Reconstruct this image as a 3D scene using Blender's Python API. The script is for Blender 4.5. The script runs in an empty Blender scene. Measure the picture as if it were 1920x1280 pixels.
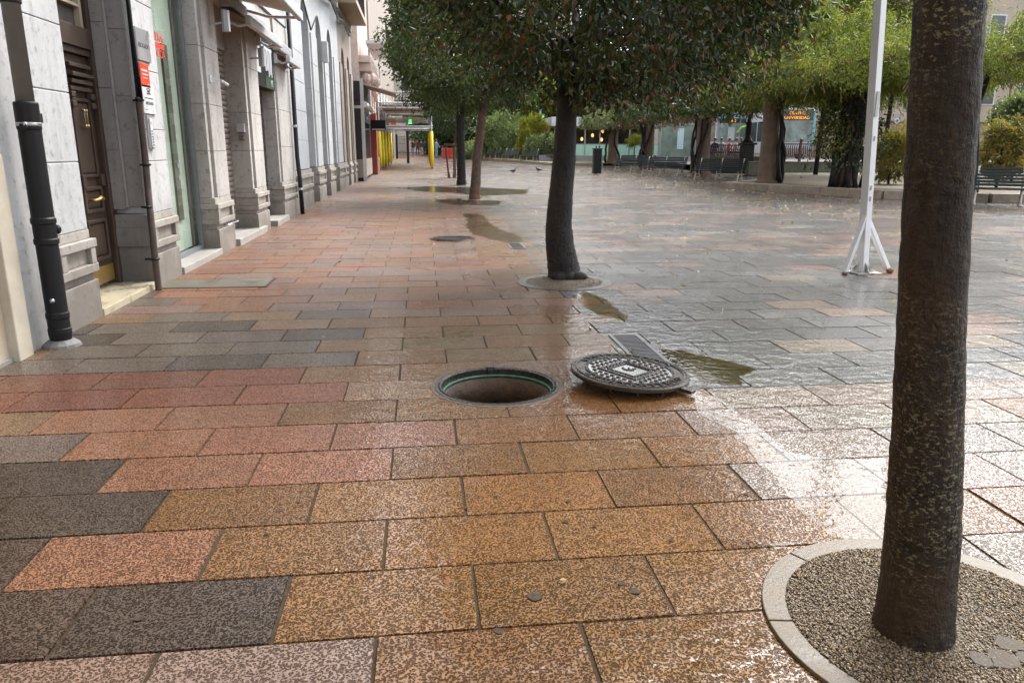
import bpy, bmesh, math, random
import numpy as np
from mathutils import Vector, Matrix

random.seed(7); rng = np.random.default_rng(7)
S = bpy.context.scene
COL = S.collection
R = math.radians

# ------------------------------------------------------------------ camera, sky, sun, exposure
CF, CP, CY, CR, CH = 1400.0, .2516, -.1195, .004, 1.37      # focal (px of 1920), pitch, yaw, roll, eye height
cam = bpy.data.cameras.new('camera'); cam.lens = CF/1920*36; cam.sensor_width = 36
cam.clip_start = .02; cam.clip_end = 3000
co = bpy.data.objects.new('camera', cam); COL.objects.link(co)
co.matrix_world = Matrix.Translation((0, 0, CH)) @ Matrix.Rotation(CY, 4, 'Z') @ Matrix.Rotation(math.pi/2-CP, 4, 'X') @ Matrix.Rotation(CR, 4, 'Z')
S.camera = co

SUN_EL, SUN_AZ = 52, 38          # azimuth clockwise from +Y (down the street)
w = bpy.data.worlds.new('World'); S.world = w; w.use_nodes = True
nt = w.node_tree; nt.nodes.clear()
sky = nt.nodes.new('ShaderNodeTexSky'); sky.sky_type = 'NISHITA'; sky.sun_disc = False
sky.sun_elevation = R(SUN_EL); sky.sun_rotation = R(SUN_AZ); sky.dust_density = 3.5; sky.ozone_density = 1.0
hs = nt.nodes.new('ShaderNodeHueSaturation'); hs.inputs['Saturation'].default_value = .28
bg = nt.nodes.new('ShaderNodeBackground'); bg.inputs[1].default_value = .15
wo = nt.nodes.new('ShaderNodeOutputWorld')
nt.links.new(sky.outputs[0], hs.inputs['Color']); nt.links.new(hs.outputs[0], bg.inputs[0]); nt.links.new(bg.outputs[0], wo.inputs[0])
sl = bpy.data.lights.new('sun', 'SUN'); sl.energy = .75; sl.angle = R(25); sl.color = (1, .97, .93)
so = bpy.data.objects.new('sun', sl); COL.objects.link(so)
d = Vector((math.sin(R(SUN_AZ))*math.cos(R(SUN_EL)), math.cos(R(SUN_AZ))*math.cos(R(SUN_EL)), math.sin(R(SUN_EL))))
so.rotation_euler = d.to_track_quat('Z', 'Y').to_euler()
S.view_settings.view_transform = 'Standard'; S.view_settings.look = 'None'
S.view_settings.exposure = 2.08; S.view_settings.gamma = 1
S.render.engine = 'CYCLES'
S.cycles.use_denoising = True; S.cycles.max_bounces = 8; S.cycles.transparent_max_bounces = 16
S.cycles.sample_clamp_indirect = 6; S.cycles.caustics_reflective = False; S.cycles.caustics_refractive = False

# ------------------------------------------------------------------ measuring helpers (world metres)
def ray(x, y):
    c, s = math.cos(CR), math.sin(CR)
    a = (x-960)*c+(y-640)*s; b = -(x-960)*s+(y-640)*c
    yr = CF*math.cos(CP)-b*math.sin(CP); z = -CF*math.sin(CP)-b*math.cos(CP)
    return Vector((math.cos(CY)*a-math.sin(CY)*yr, math.sin(CY)*a+math.cos(CY)*yr, z))
def gz(Y): return max(0., .01*(Y-32))                      # the street rises gently beyond 32 m
def atY(x, y, Y): r = ray(x, y); return r*(Y/r.y)+Vector((0, 0, CH))
def gp(x, y, z=0):
    r = ray(x, y); t = (z-CH)/r.z; return r*t+Vector((0, 0, CH))

# ------------------------------------------------------------------ materials
MATS = {}
def nodes(name):
    m = bpy.data.materials.new(name); m.use_nodes = True
    n = m.node_tree; p = n.nodes['Principled BSDF']; return m, n, p
def N(n, t, **k):
    x = n.nodes.new('ShaderNode'+t)
    for a, b in k.items():
        if hasattr(x, a) and a not in ('inputs',): setattr(x, a, b)
    return x
def L(n, a, b): n.links.new(a, b)
def ramp(n, src, stops):
    r = N(n, 'ValToRGB'); e = r.color_ramp.elements
    while len(e) < len(stops): e.new(.5)
    for i, (p, c) in enumerate(stops):
        e[i].position = p; e[i].color = (*c, 1) if len(c) == 3 else c
    if src is not None: L(n, src, r.inputs[0])
    return r
def noise(n, vec, scale, detail=3, rough=.55, dist=0):
    x = N(n, 'TexNoise'); x.inputs['Scale'].default_value = scale; x.inputs['Detail'].default_value = detail
    x.inputs['Roughness'].default_value = rough; x.inputs['Distortion'].default_value = dist
    if vec is not None: L(n, vec, x.inputs['Vector'])
    return x
def pos(n): return N(n, 'NewGeometry').outputs['Position']
def mapr(n, src, a, b, c=0, d_=1):
    m = N(n, 'MapRange'); m.inputs[1].default_value = a; m.inputs[2].default_value = b
    m.inputs[3].default_value = c; m.inputs[4].default_value = d_; L(n, src, m.inputs[0]); return m.outputs[0]
def mix(n, f, a, b, bt='MIX'):
    m = N(n, 'Mix'); m.data_type = 'RGBA'; m.blend_type = bt
    for s, v in ((m.inputs[0], f), (m.inputs[6], a), (m.inputs[7], b)):
        if isinstance(v, (int, float)): s.default_value = v
        elif isinstance(v, tuple): s.default_value = (*v, 1)
        else: L(n, v, s)
    return m.outputs[2]
def bump(n, p, h, dist, strength=1.):
    b = N(n, 'Bump'); b.inputs['Distance'].default_value = dist; b.inputs['Strength'].default_value = strength
    L(n, h, b.inputs['Height']); L(n, b.outputs[0], p.inputs['Normal']); return b
def mat(name, c, rough=.6, var=.25, scale=6, bmp=.0, bscale=40, metal=0, spec=.5, stretch=None, c2=None, coat=0):
    """a surface with blotchy colour variation, optional second colour and fine bump"""
    if name in MATS: return MATS[name]
    m, n, p = nodes(name)
    v = pos(n)
    if stretch:
        mp = N(n, 'Mapping'); mp.inputs['Scale'].default_value = stretch; L(n, v, mp.inputs[0]); v = mp.outputs[0]
    x = noise(n, v, scale, 5, .6)
    lo = c2 if c2 else tuple(k*(1-var) for k in c); hi = c if c2 else tuple(min(1, k*(1+var*.6)) for k in c)
    r = ramp(n, x.outputs[0], [(.32, lo), (.68, hi)]); L(n, r.outputs[0], p.inputs['Base Color'])
    p.inputs['Roughness'].default_value = rough; p.inputs['Metallic'].default_value = metal
    p.inputs['Specular IOR Level'].default_value = spec; p.inputs['Coat Weight'].default_value = coat
    L(n, mapr(n, x.outputs[0], .3, .7, max(.03, rough-.1), min(1, rough+.1)), p.inputs['Roughness'])
    if bmp:
        y = noise(n, pos(n), bscale, 4, .6); bump(n, p, y.outputs[0], bmp)
    MATS[name] = m; return m
def stone(name, c, dirt, spots=.5):
    """weathered ashlar: blotches, rain streaks and a grimy foot"""
    m, n, p = nodes(name); v = pos(n)
    a = noise(n, v, 1.6, 6, .65); b = noise(n, v, 14, 5, .7)
    mp = N(n, 'Mapping'); mp.inputs['Scale'].default_value = (2.6, 2.6, .45); L(n, v, mp.inputs[0]); s = noise(n, mp.outputs[0], 2.2, 4, .6)
    c0 = mix(n, mapr(n, a.outputs[0], .35, .7), c, tuple(k*.82 for k in c))
    c1 = mix(n, mapr(n, s.outputs[0], .5, .8, 0, .55), c0, dirt)
    c2 = mix(n, mapr(n, b.outputs[0], .54, .74, 0, spots), c1, tuple(k*.5 for k in dirt))
    sx = N(n, 'SeparateXYZ'); L(n, v, sx.inputs[0])
    z = N(n, 'Math', operation='ADD'); L(n, sx.outputs[2], z.inputs[0]); zz = mapr(n, a.outputs[0], .3, .7, -.35, .35); L(n, zz, z.inputs[1])
    c3 = mix(n, mapr(n, z.outputs[0], .05, .8, .8, 0), c2, dirt)
    L(n, c3, p.inputs['Base Color']); p.inputs['Roughness'].default_value = .75
    bump(n, p, b.outputs[0], .004); MATS[name] = m; return m
def leafmat(name, cols, trans=.35, rough=.45):
    m, n, p = nodes(name)
    g = N(n, 'NewGeometry'); k = len(cols)
    r = ramp(n, g.outputs['Random Per Island'], [(i/(k-1) if k > 1 else 0, c) for i, c in enumerate(cols)])
    big = noise(n, g.outputs['Position'], 1.5, 3)
    c = mix(n, mapr(n, big.outputs[0], .38, .62), mix(n, 1., r.outputs[0], (1.25, 1.2, 1.1), 'MULTIPLY'), mix(n, 1., r.outputs[0], (.6, .66, .55), 'MULTIPLY'))
    L(n, c, p.inputs['Base Color']); p.inputs['Roughness'].default_value = rough
    t = N(n, 'BsdfTranslucent'); c2 = mix(n, 1.0, c, (1.0, 1.15, .5), 'MULTIPLY'); L(n, c2, t.inputs[0])
    mx = N(n, 'MixShader'); mx.inputs[0].default_value = trans
    L(n, p.outputs[0], mx.inputs[1]); L(n, t.outputs[0], mx.inputs[2]); L(n, mx.outputs[0], n.nodes['Material Output'].inputs[0])
    MATS[name] = m; return m
def glass(name, tint, rough=.02, ior=1.5, ripple=0, rscale=8):
    m, n, p = nodes(name); n.nodes.remove(p)
    t = N(n, 'BsdfTransparent'); t.inputs[0].default_value = (*tint, 1)
    g = N(n, 'BsdfGlossy'); g.inputs['Roughness'].default_value = rough
    f = N(n, 'Fresnel'); f.inputs[0].default_value = ior
    if ripple:
        x = noise(n, pos(n), rscale, 2); b = N(n, 'Bump'); b.inputs['Distance'].default_value = ripple; L(n, x.outputs[0], b.inputs['Height'])
        L(n, b.outputs[0], g.inputs['Normal']); L(n, b.outputs[0], f.inputs['Normal'])
    ge = N(n, 'NewGeometry'); iv = N(n, 'Math', operation='SUBTRACT'); iv.inputs[0].default_value = 1; L(n, ge.outputs['Backfacing'], iv.inputs[1])
    fm = N(n, 'Math', operation='MULTIPLY'); L(n, f.outputs[0], fm.inputs[0]); L(n, iv.outputs[0], fm.inputs[1])
    mx = N(n, 'MixShader'); L(n, fm.outputs[0], mx.inputs[0]); L(n, t.outputs[0], mx.inputs[1]); L(n, g.outputs[0], mx.inputs[2])
    L(n, mx.outputs[0], n.nodes['Material Output'].inputs[0]); MATS[name] = m; return m
def emit(name, c, s):
    m, n, p = nodes(name); p.inputs['Base Color'].default_value = (*c, 1); p.inputs['Emission Color'].default_value = (*c, 1)
    p.inputs['Emission Strength'].default_value = s; MATS[name] = m; return m

# wet bush-hammered paving slabs, colour of each slab stored on the slab
def paving_mat():
    m, n, p = nodes('paving_slabs'); v = pos(n)
    at = N(n, 'Attribute'); at.attribute_name = 'slab'; A = at.outputs['Color']
    wob = noise(n, v, 95, 1); wv = N(n, 'VectorMath', operation='SCALE'); wv.inputs['Scale'].default_value = .017; L(n, wob.outputs['Color'], wv.inputs[0])
    va = N(n, 'VectorMath', operation='ADD'); L(n, v, va.inputs[0]); L(n, wv.outputs[0], va.inputs[1])
    pit = N(n, 'TexVoronoi'); pit.voronoi_dimensions = '2D'; pit.inputs['Scale'].default_value = 112; L(n, va.outputs[0], pit.inputs['Vector'])
    pn = noise(n, v, 30, 2); pj = N(n, 'Math', operation='ADD'); L(n, pit.outputs['Distance'], pj.inputs[0]); L(n, mapr(n, pn.outputs[0], .3, .7, -.12, .12), pj.inputs[1])
    pm_ = mapr(n, pj.outputs[0], .49, .30)
    blot = noise(n, v, 5, 6, .7); wet = noise(n, v, .7, 4, .6); fine = noise(n, v, 320, 2)
    sx = N(n, 'SeparateXYZ'); L(n, v, sx.inputs[0])
    side = mapr(n, sx.outputs[0], -2.0, 1.7, .06, .9)
    ws = N(n, 'Math', operation='ADD'); L(n, side, ws.inputs[0]); L(n, mapr(n, wet.outputs[0], .38, .62, -.35, .3), ws.inputs[1])
    ws.use_clamp = True; W = ws.outputs[0]
    c = mix(n, mapr(n, blot.outputs[0], .3, .72, 0, .8), A, mix(n, 1., A, (.58, .55, .52), 'MULTIPLY'))
    c = mix(n, mapr(n, fine.outputs[0], .4, .7, 0, .3), c, mix(n, 1., A, (1.5, 1.5, 1.5), 'MULTIPLY'))
    c = mix(n, mapr(n, pm_, 0, 1, 0, .82), c, mix(n, 1., A, (.16, .14, .12), 'MULTIPLY'))  # pits painted darker, partly standing in for the shade inside them
    L(n, c, p.inputs['Base Color'])
    L(n, mapr(n, W, 0, 1, .45, .2), p.inputs['Roughness']); L(n, mapr(n, pm_, 0, 1, .36, .1), p.inputs['Specular IOR Level'])  # specular lowered in the pits, imitating cavity occlusion
    h = N(n, 'Math', operation='SUBTRACT'); h.inputs[0].default_value = 1; L(n, pm_, h.inputs[1])
    b = bump(n, p, h.outputs[0], .003, 1.)
    u = noise(n, v, 11, 3); b3 = N(n, 'Bump'); b3.inputs['Distance'].default_value = .006; L(n, u.outputs[0], b3.inputs['Height'])
    b2 = N(n, 'Bump'); b2.inputs['Distance'].default_value = .0014; L(n, h.outputs[0], b2.inputs['Height']); L(n, b3.outputs[0], b2.inputs['Normal'])
    L(n, b3.outputs[0], b.inputs['Normal']); L(n, b2.outputs[0], p.inputs['Coat Normal'])
    cw = N(n, 'Math', operation='MULTIPLY'); L(n, mapr(n, W, .05, .95, .34, .64), cw.inputs[0]); L(n, mapr(n, pm_, 0, 1, 1, .3), cw.inputs[1])
    L(n, cw.outputs[0], p.inputs['Coat Weight']); p.inputs['Coat Roughness'].default_value = .075; p.inputs['Coat IOR'].default_value = 1.48
    MATS['paving_slabs'] = m; return m
def bark(name, dark, light, lich, amt):
    m, n, p = nodes(name); v = pos(n)
    mp = N(n, 'Mapping'); mp.inputs['Scale'].default_value = (14, 14, 4); L(n, v, mp.inputs[0])
    a = noise(n, mp.outputs[0], 2.2, 6, .7); f = noise(n, v, 26, 4, .6); big = noise(n, v, 2.2, 3)
    mp2 = N(n, 'Mapping'); mp2.inputs['Scale'].default_value = (1, 1, 1.7); L(n, v, mp2.inputs[0])
    lx = noise(n, mp2.outputs[0], 66, 4, .7, .4)
    c = mix(n, mapr(n, a.outputs[0], .35, .7), dark, light)
    bn = noise(n, v, 3.1, 2); c = mix(n, mapr(n, bn.outputs[0], .5, .66, 0, .5), c, tuple(min(1, q*1.2) for q in (light[0]*1.2, light[1]*.95, light[2]*.7)))
    k = N(n, 'Math', operation='MULTIPLY'); L(n, mapr(n, lx.outputs[0], .548, .60), k.inputs[0]); L(n, mapr(n, big.outputs[0], .40, .62, 0, amt), k.inputs[1])
    c = mix(n, k.outputs[0], c, lich); L(n, c, p.inputs['Base Color']); p.inputs['Roughness'].default_value = .6; p.inputs['Specular IOR Level'].default_value = .3
    s = N(n, 'Math', operation='ADD'); L(n, a.outputs[0], s.inputs[0]); L(n, f.outputs[0], s.inputs[1])
    bump(n, p, s.outputs[0], .02, 1.); MATS[name] = m; return m

M_pave = paving_mat()
M_joint = mat('joint_mortar', (.055, .038, .022), .8, .4, 20, .003, 60, spec=.2)
M_white = stone('pale_limestone', (.50, .505, .51), (.19, .18, .165), .7)
M_grey = stone('grey_limestone', (.47, .45, .425), (.155, .14, .12), .7)
M_plinth = stone('plinth_stone', (.43, .40, .36), (.13, .11, .09), .75)
M_arch = stone('pale_ashlar', (.53, .55, .57), (.32, .33, .34), .25)
M_brown = stone('brown_sandstone', (.34, .29, .25), (.16, .13, .105), .4)
M_beige = mat('beige_render', (.43, .355, .26), .7, .12, 3, .001, 60)
M_cream = mat('cream_marble', (.43, .38, .27), .3, .2, 5)
M_steps = mat('step_stone', (.33, .315, .29), .45, .25, 6, .002)
M_door = mat('brown_door_paint', (.060, .038, .028), .38, .2, 5, .0008, 60)
M_brass = mat('brass', (.62, .42, .14), .34, .12, 3, metal=.9)
M_black = mat('black_iron', (.009, .009, .011), .5, .3, 8, .0006, 50, spec=.3)
M_pipe = mat('grey_pipe', (.20, .195, .185), .6, .12, 5, spec=.3)
M_brownpipe = mat('brown_conduit', (.075, .052, .042), .5, .3, 8)
M_steel = mat('steel', (.5, .5, .52), .35, .2, 6, metal=.9)
M_shut = mat('shutter_bronze', (.22, .185, .165), .5, .2, 6, metal=.3)
M_gratem = mat('worn_grate', (.13, .13, .135), .4, .4, 14, metal=.5)
M_panel = mat('grey_panel', (.35, .32, .31), .5, .1, 4)
M_wp = mat('white_paint', (.59, .61, .63), .4, .1, 5)
M_wpost = mat('post_white_paint', (.66, .67, .68), .38, .06, 9, .001, 40)
M_rust = mat('rust', (.17, .095, .05), .8, .5, 18, .004, 50)
M_awn = mat('awning_fabric', (.50, .44, .38), .8, .1, 4)
M_cast = mat('cast_iron', (.026, .025, .025), .26, .5, 18, .003, 60, spec=.6, metal=.3, c2=(.05, .034, .024))
M_castpool = mat('cast_iron_wet', (.07, .07, .072), .08, .3, 14, .0008, 30)
M_green = mat('green_seal', (.035, .17, .10), .5, .6, 30, c2=(.02, .05, .035))
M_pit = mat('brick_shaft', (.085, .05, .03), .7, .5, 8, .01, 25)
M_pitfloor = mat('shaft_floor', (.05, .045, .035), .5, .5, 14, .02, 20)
M_ring = mat('ring_concrete', (.118, .092, .06), .45, .35, 7, .002, 70, spec=.35)
M_moss = mat('mossy_wall', (.10, .115, .06), .7, .5, 3, .01, 20, c2=(.16, .15, .12))
M_soil = mat('bed_soil', (.17, .13, .09), .85, .4, 3, .02, 15, c2=(.10, .09, .05))
M_kerb = mat('kerb_stone', (.27, .22, .17), .55, .3, 4, .004, 30)
M_col = mat('column_render', (.15, .10, .072), .7, .3, 3, .006, 25)
M_bench = mat('bench_slat_paint', (.014, .021, .021), .5, .3, 8, spec=.25)
M_bench2 = mat('grey_green_slats', (.055, .075, .065), .5, .2, 6, spec=.3)
M_castcream = mat('cream_cast_iron', (.50, .46, .38), .5, .2, 8)
M_bark0 = bark('bark_near', (.009, .0065, .005), (.038, .025, .016), (.19, .175, .105), .95)
M_bark1 = bark('bark_dark', (.010, .009, .009), (.03, .025, .022), (.06, .05, .04), .3)
M_bark2 = bark('bark_brown', (.04, .026, .02), (.16, .10, .075), (.3, .25, .2), .4)
M_leafA = leafmat('laurel_leaves', [(.016, .032, .011), (.026, .05, .016), (.045, .072, .02), (.034, .046, .017), (.10, .12, .034), (.02, .038, .014), (.065, .09, .027), (.028, .05, .015), (.15, .065, .028), (.12, .085, .035)], .25)
M_leafA2 = leafmat('lighter_row_leaves', [(.035, .06, .02), (.06, .095, .03), (.09, .12, .035), (.05, .07, .025), (.12, .13, .04)], .3)  # lighter leaf colours for the two far crowns of the row
M_leafB = leafmat('wisteria_leaves', [(.13, .17, .035), (.23, .265, .055), (.075, .11, .03), (.31, .31, .08), (.17, .21, .05), (.24, .18, .08), (.10, .145, .035)], .5)
M_leafC = leafmat('silver_leaves', [(.14, .17, .09), (.21, .24, .13), (.11, .15, .07), (.26, .26, .14)], .3)
M_leafD = leafmat('far_leaves', [(.03, .055, .03), (.05, .085, .035), (.09, .12, .04), (.04, .07, .04)], .3)
M_leafJ = leafmat('juniper_sprays', [(.19, .25, .11), (.25, .31, .14), (.14, .19, .08)], .3)
M_leafG = leafmat('golden_sprays', [(.24, .24, .03), (.30, .27, .05), (.17, .20, .03)], .35)
M_leafO = leafmat('autumn_leaves', [(.35, .20, .06), (.28, .22, .07), (.14, .17, .05), (.40, .26, .12)], .4)
M_leafP = leafmat('mauve_blossom', [(.25, .12, .22), (.34, .17, .17), (.30, .14, .10)], .3)
M_litter = leafmat('fallen_leaves', [(.38, .30, .14), (.22, .14, .06), (.5, .42, .25), (.12, .08, .05)], .1)
M_teal = mat('teal_paint', (.25, .55, .58), .4, .1, 5)
M_mint = mat('mint_panel', (.45, .72, .58), .35, .06, 3)
M_yellow = mat('yellow_foam', (.80, .66, .04), .6, .12, 4)
M_red = mat('red_plastic', (.60, .05, .03), .5, .25, 6)
M_blue = mat('blue_plastic', (.10, .28, .60), .5, .2, 6)
M_navy = mat('navy_board', (.013, .014, .022), .45, .2, 5)
M_taupe = mat('taupe_panel', (.33, .29, .24), .5, .1, 5)
M_galv = mat('galvanised_tube', (.45, .47, .48), .4, .2, 6, metal=.6)
M_wood = mat('stake_wood', (.12, .07, .04), .7, .3, 5)
M_redplq = mat('red_plaque_paint', (.62, .075, .035), .35, .08, 6)
M_whiteplq = mat('white_plaque', (.64, .66, .68), .3, .04, 4)
M_silver = mat('brushed_plaque', (.45, .45, .46), .35, .1, 4, metal=.5)
M_ink = mat('dark_ink', (.03, .03, .035), .5, .1)
M_redink = mat('red_vinyl', (.62, .06, .04), .4, .1)
M_dark = mat('interior_shade', (.02, .02, .022), .6, .2)  # near-black colour standing in for shade inside the entrance and drains
M_shopback = mat('pale_shop_fill', (.50, .53, .47), .5, .12, 2)
M_shopbrown = mat('shop_door_post', (.14, .12, .10), .5, .2)
M_glass = glass('shop_glass', (.93, .97, .95), .01, 1.35)
M_darkglass = mat('window_dark', (.03, .035, .04), .06, .3, 2, spec=.8)
M_water = glass('puddle_water', (.46, .40, .28), .03, 1.33, .0012, 16)
M_water2 = glass('shallow_water', (.74, .66, .52), .03, 1.33, .0015, 14)
M_film = glass('water_film', (.86, .83, .78), .06, 1.37, .003, 18)
M_farwall = mat('far_render', (.49, .43, .36), .8, .1, .3)
M_railbrown = mat('brown_railing', (.10, .045, .04), .45, .2)
M_led = emit('led_amber', (1, .36, .04), .32)
M_ledg = emit('lamp_green', (.05, 1, .2), 1.6)
M_lampw = emit('cafe_lamp', (1, .50, .2), .45)
M_skin = mat('skin', (.45, .26, .18), .5, .05)
M_hair = mat('dark_hair', (.02, .014, .01), .5, .2)
M_road = mat('asphalt', (.07, .07, .072), .35, .3, 2, .004, 40)

# ------------------------------------------------------------------ object helpers
def wloc(o):
    v = Vector((0, 0, 0))
    while o: v += o.location; o = o.parent
    return v
def tag(o, label=None, cat=None, group=None, kind=None):
    for k, x in (('label', label), ('category', cat), ('group', group), ('kind', kind)):
        if x: o[k] = x
    return o
def thing(name, loc, label, cat, group=None):
    o = bpy.data.objects.new(name, None); o.location = loc; o.empty_display_size = .2; COL.objects.link(o)
    return tag(o, label, cat, group)
def link(name, me, m, parent=None, loc=None):
    o = bpy.data.objects.new(name, me); COL.objects.link(o)
    if m is not None and not me.materials: me.materials.append(m)
    if parent: o.parent = parent
    if loc: o.location = loc
    return o
def copy_tree(o, parent=None):
    c = o.copy(); COL.objects.link(c)
    if parent: c.parent = parent
    for ch in [x for x in bpy.data.objects if x.parent == o]: copy_tree(ch, c)
    return c
class MB:
    def __init__(s): s.b = bmesh.new()
    def box(s, x0, x1, y0, y1, z0, z1, M=None):
        v = [s.b.verts.new(M @ Vector(p) if M else p) for p in ((x0,y0,z0),(x1,y0,z0),(x1,y1,z0),(x0,y1,z0),(x0,y0,z1),(x1,y0,z1),(x1,y1,z1),(x0,y1,z1))]
        for f in ((3,2,1,0),(4,5,6,7),(0,1,5,4),(1,2,6,5),(2,3,7,6),(3,0,4,7)): s.b.faces.new([v[i] for i in f])
        return s
    def cbox(s, c, size, rz=0, rx=0, ry=0):
        M = Matrix.Translation(c) @ Matrix.Rotation(rz, 4, 'Z') @ Matrix.Rotation(ry, 4, 'Y') @ Matrix.Rotation(rx, 4, 'X')
        a, b, c_ = (k/2 for k in size); return s.box(-a, a, -b, b, -c_, c_, M)
    def tube(s, pts, r, n=8, cap=True, jit=0):
        pts = [Vector(p) for p in pts]; k = len(pts)
        rr = r if isinstance(r, (list, tuple)) else [r]*k
        t0 = (pts[1]-pts[0]).normalized(); u = t0.orthogonal().normalized(); rings = []
        for i, p in enumerate(pts):
            t = (pts[min(i+1, k-1)]-pts[max(i-1, 0)]).normalized()
            u = (u-t*u.dot(t)).normalized(); v = t.cross(u)
            rings.append([s.b.verts.new(p+(u*math.cos(2*math.pi*j/n)+v*math.sin(2*math.pi*j/n))*rr[i]*(1+(random.uniform(-jit, jit) if jit else 0))) for j in range(n)])
        for i in range(k-1):
            for j in range(n):
                s.b.faces.new((rings[i][j], rings[i][(j+1) % n], rings[i+1][(j+1) % n], rings[i+1][j]))
        if cap:
            s.b.faces.new(rings[0][::-1]); s.b.faces.new(rings[-1])
        return s
    def lathe(s, prof, c=(0, 0, 0), n=24, cap=True):
        c = Vector(c); rings = [[s.b.verts.new(c+Vector((r*math.cos(2*math.pi*j/n), r*math.sin(2*math.pi*j/n), z))) for j in range(n)] for r, z in prof]
        for a, b in zip(rings, rings[1:]):
            for j in range(n): s.b.faces.new((a[j], a[(j+1) % n], b[(j+1) % n], b[j]))
        if cap:
            s.b.faces.new(rings[0][::-1]); s.b.faces.new(rings[-1])
        return s
    def prism(s, poly, f):
        """poly: list of 2-D points; f(p, k) -> 3-D point for k = 0, 1"""
        a = [s.b.verts.new(f(p, 0)) for p in poly]; b = [s.b.verts.new(f(p, 1)) for p in poly]
        s.b.faces.new(a[::-1]); s.b.faces.new(b); n = len(poly)
        for i in range(n): s.b.faces.new((a[i], a[(i+1) % n], b[(i+1) % n], b[i]))
        return s
    def ell(s, c, r, seg=10, M=None):
        g = bmesh.ops.create_uvsphere(s.b, u_segments=seg, v_segments=max(5, seg*2//3), radius=1)
        T = Matrix.Translation(c) @ (M if M else Matrix.Identity(4)) @ Matrix.Diagonal((*r, 1))
        bmesh.ops.transform(s.b, matrix=T, verts=g['verts']); return s
    def quad(s, *p): s.b.faces.new([s.b.verts.new(q) for q in p]); return s
    def build(s, name, m, parent=None, bevel=0, smooth=False, seg=2, local=False):
        bmesh.ops.recalc_face_normals(s.b, faces=s.b.faces)
        if parent is not None and not local: bmesh.ops.translate(s.b, vec=-wloc(parent), verts=s.b.verts)
        me = bpy.data.meshes.new(name); s.b.to_mesh(me); s.b.free()
        if smooth: me.polygons.foreach_set('use_smooth', [True]*len(me.polygons))
        o = link(name, me, m, parent)
        if bevel:
            k = o.modifiers.new('bevel', 'BEVEL'); k.width = bevel; k.segments = seg; k.limit_method = 'ANGLE'; k.angle_limit = R(40)
        return o
def text(name, body, size, loc, rot, m, parent, align='CENTER', ext=.002):
    c = bpy.data.curves.new(name, 'FONT'); c.body = body; c.size = size; c.align_x = align; c.align_y = 'CENTER'; c.extrude = ext
    o = bpy.data.objects.new(name, c); COL.objects.link(o)
    me = bpy.data.meshes.new_from_object(o.evaluated_get(bpy.context.evaluated_depsgraph_get())); bpy.data.objects.remove(o); bpy.data.curves.remove(c)
    me.materials.clear(); me.materials.append(m); me.name = name; o = bpy.data.objects.new(name, me); COL.objects.link(o); o.parent = parent
    o.location = Vector(loc)-wloc(parent); o.rotation_euler = rot; return o
XF = (R(90), 0, R(90))          # lettering that faces +X (the street side of the left facades)
def meshnp(name, V, F):
    me = bpy.data.meshes.new(name); nf, k = F.shape
    me.vertices.add(len(V)); me.vertices.foreach_set('co', V.astype(np.float32).ravel())
    me.loops.add(nf*k); me.loops.foreach_set('vertex_index', F.astype(np.int32).ravel())
    me.polygons.add(nf); me.polygons.foreach_set('loop_start', np.arange(0, nf*k, k, dtype=np.int32)); me.polygons.foreach_set('loop_total', np.full(nf, k, dtype=np.int32))
    me.polygons.foreach_set('use_smooth', np.zeros(nf, dtype=bool)); me.update(); me.validate(); return me
def unit(a): return a/np.maximum(np.linalg.norm(a, axis=1, keepdims=True), 1e-9)
def leafmesh(name, P, D, Ln, Wd, fold=.25):
    n = len(P); D = unit(D); rnd = rng.normal(size=(n, 3)); Sd = unit(np.cross(D, rnd)); Nn = np.cross(Sd, D)
    Ln = np.broadcast_to(Ln, n)[:, None]; Wd = np.broadcast_to(Wd, n)[:, None]
    a = P; t = P+D*Ln-Nn*Ln*.12; l = P+D*Ln*.45+Sd*Wd*.5+Nn*Wd*fold; r_ = P+D*Ln*.45-Sd*Wd*.5+Nn*Wd*fold
    V = np.stack([a, r_, t, l], 1).reshape(-1, 3); b = np.arange(n)[:, None]*4
    F = np.concatenate([b+np.array([[0, 1, 2]]), b+np.array([[0, 2, 3]])], 1).reshape(-1, 3)
    return meshnp(name, V, F)
def clusters(n, c, r, p=2.6, inner=.72, zlow=-1., seed=0):
    """cluster centres in the outer shell of a super-ellipsoid"""
    out = []; g = np.random.default_rng(seed)
    while len(out) < n:
        u = g.uniform(-1, 1, 3)
        k = (abs(u)**p).sum()**(1/p)
        if inner*(1-.35*g.random()**3) < k < 1.0 and u[2] > zlow: out.append(u*(1+.09*math.sin(5.1*u[0]+seed)*math.sin(4.3*u[1]+2*seed)+.07*math.sin(7*u[2]+3*u[0])+g.normal(0, .035)))
    return np.array(out)*np.array(r)+np.array(c)
def foliage(C, c, per, spread, Ln, Wd, down=.3, out=.6, name='crown'):
    n = len(C)*per; P = np.repeat(C, per, 0)+rng.normal(size=(n, 3))*spread
    D = unit(P-np.array(c))*out+rng.normal(size=(n, 3))*.6; D[:, 2] -= down
    return leafmesh(name, P, D, Ln*rng.uniform(.6, 1.2, n), Wd*rng.uniform(.7, 1.2, n))

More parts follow.
